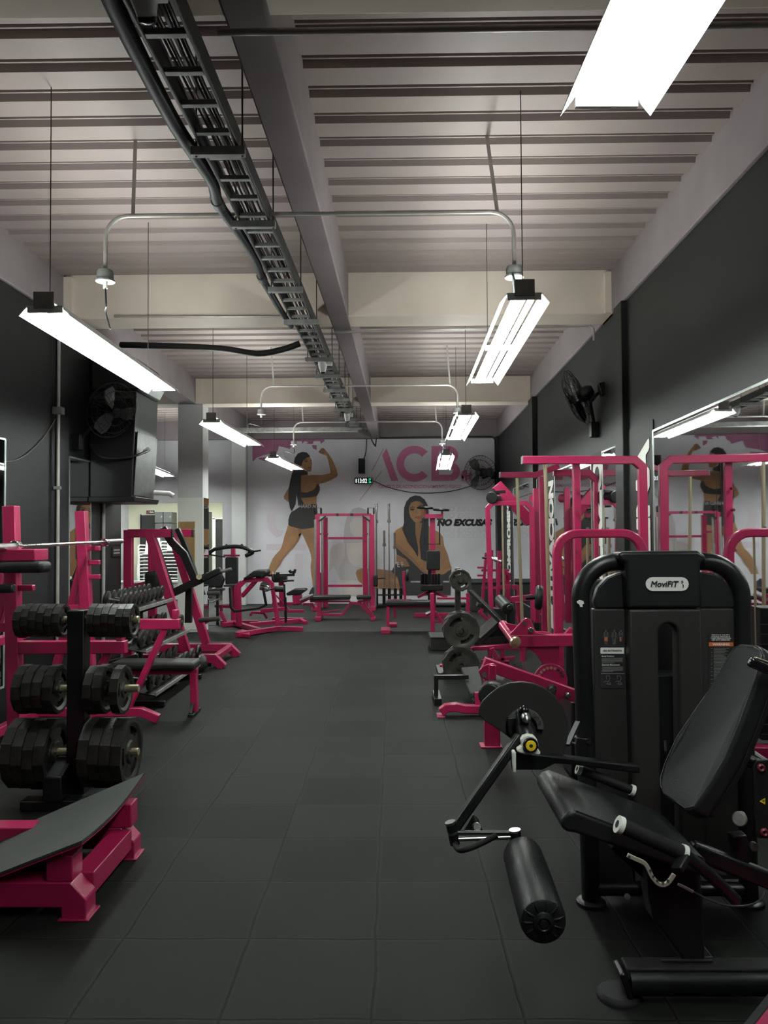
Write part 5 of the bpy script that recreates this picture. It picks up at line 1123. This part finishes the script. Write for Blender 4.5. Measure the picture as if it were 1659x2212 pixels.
# badge
def pill(x0, y0, x1, y1, n=8):
    r = (y1 - y0) / 2; cy = (y0 + y1) / 2
    return [(x1 - r + r * math.sin(PI * i / n), cy - r * math.cos(PI * i / n)) for i in range(n + 1)] + [(x0 + r - r * math.sin(PI * i / n), cy + r * math.cos(PI * i / n)) for i in range(n + 1)]
bd = fpoly('logo_badge', pill(1395, 1247, 1488, 1277), D - .092, .006, 'label_white', .001)
def ltext(s, x0, y0, x1, y1, D0, m, par, bold=.02, shear=0.0, name='badge_words', fat=0.0):
    a, b, c = W(x0, y1, D0), W(x1, y1, D0), W(x0, y0, D0)
    return text(name, s, a, b - a, c - a, (b - a).length, (c - a).length, m, par, bold=bold, fat=fat, shear=shear)
ltext('MoviFiT', 1405.5, 1255, 1466, 1268, D - .0935, 'ink', bd, 0, .2, fat=.028)
for l in ([(1474, 1254), (1476, 1256), (1473, 1258), (1471, 1256)], [(1471, 1259.5), (1477, 1257), (1474, 1261)], [(1473, 1262), (1477, 1263), (1477, 1269), (1475, 1271), (1475, 1265)]): fpoly('badge_figure', l, D - .0935, .001, 'ink', 0, bd)
# placards
def rrect(x0, y0, x1, y1, r=5):
    o = []
    for cx, cy, a0 in ((x1 - r, y0 + r, -90), (x1 - r, y1 - r, 0), (x0 + r, y1 - r, 90), (x0 + r, y0 + r, 180)):
        o += [(cx + r * math.cos(math.radians(a0 + 30 * i)), cy + r * math.sin(math.radians(a0 + 30 * i))) for i in range(4)]
    return o
DP = D - .011
p1 = fpoly('instruction_placard', rrect(1296, 1357, 1348, 1487), DP, .003, 'label_black', 0)
def bar_(par, x0, y0, x1, y1, m='label_grey', name='printed_line'): return fpoly(name, [(x0, y0), (x1, y0), (x1, y1), (x0, y1)], DP - .001, .001, m, 0, par)
def stroke_fig(par, cx, y0, s, m):
    mb = MB()
    def seg(a, b, w=.45):
        a, b = W(cx + a[0] * s, y0 + a[1] * s, DP - .0015), W(cx + b[0] * s, y0 + b[1] * s, DP - .0015); mb.bar(a, b, .0008, .0009, Y_)
    for l in ([(-1, 0), (1, 0), (1.3, 2), (1, 4), (-1, 4), (-1.3, 2), (-1, 0)], [(-1, 4.5), (-4, 6), (-5.5, 13), (-6, 16)], [(1, 4.5), (4, 6), (5.5, 13), (6, 16)], [(-3, 6), (-2.5, 13), (-3.5, 17), (-3, 24), (-2.2, 31)], [(3, 6), (2.5, 13), (3.5, 17), (3, 24), (2.2, 31)], [(0, 17), (-.8, 24), (-1, 31)], [(0, 17), (.8, 24), (1, 31)], [(-2.5, 9), (2.5, 9)], [(-2.5, 13), (2.5, 13)]):
        for i in range(len(l) - 1): seg(l[i], l[i + 1])
    part('figure_drawing', mb, m, par)
for cx, sc in ((1309, 1.0), (1327, 1.0), (1341, .8)): stroke_fig(p1, cx, 1361, sc, 'label_grey')
for x0, x1 in ((1305.5, 1308.6), (1309.4, 1312.5), (1339, 1342)): bar_(p1, x0, 1376, x1, 1385, 'orange', 'muscle_mark')
bar_(p1, 1297, 1399, 1348, 1412, 'label_white', 'title_band'); ltext('LEG EXTENSION', 1302, 1403.5, 1343, 1407.5, DP - .0025, 'ink', p1, .03, 0, 'placard_words')
ltext('Body Position:', 1300, 1416, 1327, 1419.5, DP - .0015, 'label_white', p1, .02, 0, 'placard_words'); ltext('Exercise Movement:', 1300.5, 1434.5, 1339, 1438, DP - .0015, 'label_white', p1, .02, 0, 'placard_words')
for i in range(5): bar_(p1, 1300, 1421.5 + 2.5 * i, 1345 - (i == 4) * 18, 1422.4 + 2.5 * i)
for i in range(5): bar_(p1, 1301, 1440.5 + 2.4 * i, 1345.5 - (i == 4) * 22, 1441.4 + 2.4 * i)
bar_(p1, 1298, 1455, 1349, 1455.8)
for cx in (1312, 1336):
    mb = MB()
    for l in ([(-3, 0), (4, 0), (6, 6), (3, 12), (8, 17), (-4, 17)], [(3, 12), (-4, 11), (-8, 14)], [(-3, 0), (-2, 8)], [(0, 12), (0, 19), (8, 19)]):
        for i in range(len(l) - 1): mb.bar(W(cx + l[i][0], 1460 + l[i][1], DP - .0015), W(cx + l[i + 1][0], 1460 + l[i + 1][1], DP - .0015), .0009, .001, Y_)
    part('machine_drawing', mb, 'label_grey', p1)
p2 = fpoly('warning_placard', rrect(1531, 1366, 1584, 1500), DP, .003, 'label_black', 0)
for i, s in enumerate(('SERIOUS INJURY', 'COULD OCCUR IF', 'THESE PRECAUTIONS', 'ARE NOT OBSERVED')):
    ltext(s, 1537 - (i == 2) * 2, 1370.5 + 3.5 * i, 1577 + (i == 2) * 2, 1373.2 + 3.5 * i, DP - .0015, 'label_white', p2, .02, 0, 'placard_words')
bar_(p2, 1531.5, 1387.5, 1584, 1396, 'orange', 'warning_band'); ltext('WARNING', 1539, 1389.2, 1576, 1394.5, DP - .0025, 'label_white', p2, .03, 0, 'placard_words')
for i in range(28): bar_(p2, 1542, 1400 + 3.1 * i, 1575 - (i * 7) % 12, 1400.9 + 3.1 * i)
for i in range(10): bar_(p2, 1536, 1400 + 8.4 * i, 1539, 1400.9 + 8.4 * i)
# cam and lever
cam_ = [(1034, 1532), (1042, 1515), (1057, 1500), (1078, 1484), (1100, 1475), (1127, 1472.5), (1153, 1476), (1177, 1486), (1201, 1505), (1218, 1529), (1227, 1558), (1228, 1585), (1223, 1611), (1216, 1634), (1165, 1636), (1129, 1609), (1105, 1597), (1086, 1583), (1069, 1571), (1045, 1556), (1035, 1544)]
fpoly('cam_plate', cam_, 3.02, .012, 'charcoal', .003)
cx, cy = 1133, 1573
ring = [(cx + 42 * math.cos(math.radians(a)), cy - 42 * math.sin(math.radians(a))) for a in range(-5, 156, 16)] + [(cx + 28 * math.cos(math.radians(a)), cy - 28 * math.sin(math.radians(a))) for a in range(155, -6, -16)]
q = fpoly('index_plate', ring, 3.0, .012, 'cam_grey', .002)
for a in (20, 38, 52, 150): part('index_hole', MB().cyl(W(cx + 35 * math.cos(math.radians(a)), cy - 35 * math.sin(math.radians(a)), 2.998), W(cx + 35 * math.cos(math.radians(a)), cy - 35 * math.sin(math.radians(a)), 3.0), .0075, 10), 'ink', q)
fpoly('pivot_plate', [(1096, 1552), (1115, 1550), (1116, 1596), (1106, 1597), (1098, 1580)], 2.99, .02, 'black_metal', .003)
part('lever_boss', MB().bar(W(1128, 1530, 2.94), W(1136, 1592, 2.9), .052, .05, Y_), 'black_metal', T, .016, 3)
part('knob', MB().ball(W(1131, 1535, 2.91), .019, 14), 'black_gloss', T); part('pull_knob', MB().lathe([(0, .035), (.010, .03), (.017, .018), (.017, 0), (.008, -.02)], W(1135, 1548, 2.89), V((.05, -1, -.2)), 16), 'steel', T)
part('pivot_sleeve', MB().cyl(W(1131, 1568, 2.92), W(1141, 1600, 2.88), .03, 16), 'black_metal', T, .003)
bk = [(1117, 1619), (1118, 1625), (1127, 1628), (1167, 1631), (1168, 1625), (1161, 1617), (1164, 1611), (1160, 1597), (1153, 1590), (1141, 1588), (1131, 1591), (1125, 1599), (1128, 1611)]
fpoly('bearing_bracket', bk, 2.83, .03, 'white_paint', .004)
c = W(1145.5, 1609, 2.83); part('bearing_ring', MB().lathe([(0, .012), (.026, .012), (.0275, .006), (.0275, 0)], c, -Y_, 24), 'black_gloss', T); part('bearing_cap', MB().lathe([(.006, .014), (.007, .017), (.012, .017), (.018, .016), (.0195, .012), (.0195, .008)], c, -Y_, 24), 'yellow', T)
part('axle_end', MB().cyl(c - Y_ * .01, c - Y_ * .016, .007, 12), 'ink', T)
part('support_beam', MB().slab([W(1111, 1624, 2.86), W(1383, 1655, 3.16), W(1383, 1672, 3.16), W(1240, 1653, 3.0), W(1200, 1650, 2.96), W(1172, 1664, 2.92), W(1111, 1664, 2.86)], (0, .05, 0)), 'black_metal', T, .006); a = W(1108.5, 1642, 2.865); part('beam_end_cap', MB().obox(a, X_, Y_, Z_, .007, .03, .039), 'white_paint', T, .006, 3)
part('lever_arm', MB().bar(W(1124, 1588, 2.90), W(980, 1792, 2.82), .034, .046, Y_), 'black_metal', T, .008, 3)
part('knuckle', MB().cyl(W(973, 1777, 2.80), W(983, 1824, 2.80), .018, 16), 'black_metal', T); part('knuckle_ring', MB().cyl(W(972, 1775, 2.80), W(973.5, 1780, 2.80), .0195, 16), 'steel', T); part('knuckle_ring', MB().cyl(W(977.5, 1797, 2.80), W(978.5, 1801, 2.80), .0195, 16), 'steel', T)
part('cross_bar', MB().tube([W(985, 1799, 2.80), W(1112, 1799, 2.80)], .009, 10), 'black_metal', T); part('cross_bar', MB().tube([W(990, 1813, 2.79), W(1112, 1808, 2.80)], .008, 10), 'steel', T)
part('foot_handle', MB().tube(smoothpath([W(983, 1822, 2.79), W(988, 1833, 2.74), W(1000, 1836, 2.70), (W(1030, 1826, 2.70)), W(1074, 1804, 2.70)], 4), .0105, 10), 'grip', T)
fpoly('gusset', [(1000, 1798), (1022, 1760), (1034, 1770), (1044, 1798)], 2.86, .015, 'black_metal', .003); part('stop_knob', MB().cyl(W(1029, 1786, 2.85), W(1031, 1786, 2.82), .016, 14), 'steel', T, .003)
part('roller_mount', MB().cyl(W(1112, 1793, 2.80), W(1116, 1824, 2.80), .02, 16), 'black_metal', T); part('roller_mount_ring', MB().cyl(W(1111.8, 1792, 2.80), W(1112.3, 1796, 2.80), .0215, 16), 'steel', T)
ra, rb_ = W(1128, 1845, 2.78), W(1172, 1986, 2.36)
part('shin_roller', MB().lathe([(.0, .0), (.057, .0), (.066, .006), (.069, .02), (.071, .21), (.070, .422), (.067, .433), (.060, .438), (.033, .4385)], ra, rb_ - ra, 28), 'vinyl', T)
ax = unit(rb_ - ra); e = ra + ax * .436
for i in range(11):
    aa = 2 * PI * i / 11; u_ = unit(ax.cross(Z_)); v_ = ax.cross(u_); d = u_ * math.cos(aa) + v_ * math.sin(aa)
    part('cover_pleat', MB().tube([e + d * .033 + ax * .002, e + d * .05 + ax * .0035, e + d * .066 - ax * .003], [.003, .004, .002], 6), 'vinyl', T)
part('roller_cap', MB().lathe([(0, .014), (.012, .014), (.014, .008), (.02, .014), (.031, .009), (.034, 0)], e, ax, 22), 'black_plastic', T)
# seat
prof = [(.598, .668), (.572, .660), (.553, .640), (.550, .615), (.566, .597), (.60, .592), (1.03, .445), (1.03, .507)]
part('seat_pad', MB().prism(prof, (0, 2.60, 0), X_, Z_, Y_ * .45), 'vinyl', T, .016, 4)
part('seat_seam', MB().tube([(.60, 2.601, .668), (1.02, 2.601, .512)], .0022, 6), 'grip', T)
def hand(a, b, r, rr):
    a, b = V(a), V(b); u = unit(b - a)
    h = part('seat_handle', MB().cyl(a, b, r, 18), 'grip', T)
    for p, dd in ((a, 1), (b, -1)): part('handle_ring', MB().cyl(p - u * .001, p + u * dd * .016, rr, 18), 'white_paint', h)
    part('handle_end', MB().cyl(a - u * .002, a, r * .5, 14), 'ink', h)
hand(W(1334, 1780, 2.52), W(1481, 1846, 2.52), .0245, .0285); hand(W(1247, 1660, 3.10), W(1370, 1709, 3.10), .0185, .022)
part('handle_bracket', MB().tube([W(1481, 1846, 2.52), W(1530, 1886, 2.54), W(1590, 1945, 2.58)], .02, 14), 'black_metal', T)
part('seat_carriage', MB().bar((.66, 2.82, .60), (1.05, 2.82, .46), .3, .03), 'black_metal', T, .004)
# backrest
bpts = [W(*a) for a in ((1497, 1749, 2.58), (1530, 1700, 2.575), (1566, 1640, 2.57), (1600, 1558, 2.57), (1632, 1470, 2.575), (1650, 1412, 2.585), (1645, 1398, 2.61), (1630, 1391, 2.66), (1604, 1389, 2.83), (1590, 1392, 2.88), (1575, 1412, 2.91), (1536, 1483, 2.93), (1503, 1530, 2.94), (1459, 1595, 2.94), (1434, 1650, 2.935), (1423, 1685, 2.92), (1424, 1703, 2.90), (1434, 1720, 2.86), (1478, 1753, 2.63))]
back = V((.052, 0, -.03))
part('backrest_pad', MB().slab(bpts, back), 'vinyl', T, .014, 4, label='black stitched backrest pad'); part('backrest_board', MB().slab([p + back * 1.02 + (sum(bpts, V((0, 0, 0))) / len(bpts) - p) * .05 for p in bpts], back * .35), 'black_plastic', T, .004)
cb = sum(bpts, V((0, 0, 0))) / len(bpts); part('backrest_seam', MB().tube([p + (cb - p) * .035 - back * .012 for p in bpts] + [bpts[0] + (cb - bpts[0]) * .035 - back * .012], .0014, 6), 'cam_grey', T)
part('backrest_arm', MB().tube([W(1560, 1610, 2.76), W(1610, 1640, 2.74), W(1665, 1665, 2.72)], .022, 12), 'black_metal', T)
ap = fpoly('adjust_plate', [(1627, 1655), (1634, 1643), (1690, 1640), (1700, 1810), (1640, 1812), (1632, 1800)], 2.60, .014, 'black_plastic', .003)
for x, y in ((1643, 1658), (1650, 1797)): part('plate_bolt', MB().lathe([(.004, .006), (.009, .010), (.0135, .006), (.0135, 0)], W(x, y, 2.60), -Y_, 18), 'red_bolt', ap)
fpoly('warning_triangle', [(1641, 1731), (1653, 1724), (1653, 1738)], 2.598, .001, 'yellow', 0, ap)
fpoly('triangle_mark', [(1646, 1730), (1652, 1728), (1650, 1733)], 2.597, .0008, 'ink', 0, ap)
part('adjust_knob', MB().lathe([(0, .02), (.02, .018), (.024, .01), (.024, 0), (.014, -.01), (.012, -.06)], W(1598, 1768, 2.62), V((-.5, -.85, .1)), 18), 'galv', T)
part('adjust_bracket', MB().bar(W(1592, 1800, 2.75), W(1600, 1860, 2.75), .05, .05, Y_), 'black_metal', T, .005); part('chrome_nut', MB().cyl(W(1626, 1826, 2.66), W(1630, 1830, 2.64), .014, 12), 'steel', T)
part('seat_rail', MB().bar(W(1490, 1832, 2.74), W(1680, 1908, 2.74), .05, .06), 'black_metal', T, .014, 3); part('rail_cover', MB().bar(W(1500, 1826, 2.74), W(1660, 1888, 2.74), .035, .012), 'black_plastic', T, .003); part('slide_strip', MB().bar(W(1526, 1874, 2.70), W(1568, 1889, 2.70), .004, .008), 'dark_galv', T)
part('grab_handle', MB().bar(W(1618, 1428, 2.52), W(1710, 1466, 2.52), .03, .034), 'black_gloss', T, .01, 3); part('grab_plate', MB().bar(W(1632, 1420, 2.52), W(1710, 1448, 2.52), .02, .004), 'brass', T, .002)
# silver release lever and its cable
lv = part('release_lever', MB().path(smoothpath(P([(1355, 1847, 2.42), (1372, 1855, 2.42), (1391, 1864, 2.42), (1400, 1876, 2.42), (1408, 1893, 2.42), (1421, 1908, 2.42), (1435, 1911, 2.42), (1446, 1903, 2.42), (1456, 1888, 2.42)]), 3), .008, .0135, Y_), 'alloy', T, .002)
for x, y in ((1359, 1851), (1405, 1880), (1411, 1893), (1420, 1902), (1432, 1907), (1443, 1903)): part('lever_hole', MB().cyl(W(x, y, 2.4148), W(x, y, 2.4155), .0042, 10), 'ink', lv)
part('lever_mount', MB().bar(W(1462, 1880, 2.46), W(1480, 1850, 2.5), .02, .04, Y_), 'black_metal', T, .004); part('cable_ferrule', MB().cyl(W(1465, 1910, 2.44), W(1497, 1926, 2.44), .0045, 8), 'steel', T)
part('release_cable', MB().tube(smoothpath(P([(1495, 1925, 2.44), (1530, 1943, 2.44), (1570, 1956, 2.45), (1615, 1956, 2.47), (1645, 1942, 2.5), (1652, 1925, 2.52)]), 4), .003, 6), 'hose', T)
# lower frame
part('center_post', MB().slab([W(x, y, 2.72) for x, y in ((1398, 1872), (1512, 1872), (1520, 1950), (1524, 2092), (1478, 2092), (1470, 2064), (1412, 1988), (1402, 1940))], Y_ * .09), 'grip', T, .008)
part('under_seat_frame', MB().bar((.80, 2.84, .50), (1.02, 2.84, .30), .1, .1), 'grip', T, .006); part('long_base', MB().bar((1.07, 2.75, .07), (1.07, 3.36, .065), .08, .07), 'black_metal', T, .006)
z = .052; x0 = W(1345, 2095, 2.68).x
part('front_rail', MB().tube([(x0 + .02, 2.68, z + .01), (1.75, 2.68, z + .01)], .043, 16), 'black_metal', T); part('rail_top', MB().box(x0 + .01, 1.7, 2.665, 2.74, z + .02, z + .062), 'grip', T, .006); part('rail_cap', MB().obox((x0 + .005, 2.69, z + .012), unit((1, 0, .35)), Y_, unit((-.35, 0, 1)), .012, .046, .046), 'black_metal', T, .008)
part('rail_clip', MB().box(W(1433, 2062, 2.68).x, W(1545, 2062, 2.68).x, 2.70, 2.71, .118, .122), 'dark_galv', T)
for x in (x0 - .01, 1.68): part('floor_disc', MB().lathe([(0, .022), (.06, .022), (.07, .014), (.074, .004), (.074, 0), (0, 0)], (x, 2.70, 0), Z_, 28), 'grip', T)
part('counterweight_roller', MB().cyl(W(1058, 1502, 3.2), W(1068, 1498, 3.35), .05, 18), 'vinyl', T, .01)
part('drive_strap', MB().bar(W(1225, 1610, 3.1), W(1248, 1560, 3.3), .02, .01), 'hose', T); part('strap_clip', MB().tube([W(1232, 1590, 3.28), W(1245, 1596, 3.28), (W(1243, 1606, 3.28)), W(1230, 1602, 3.28)], .005, 8), 'steel', T)
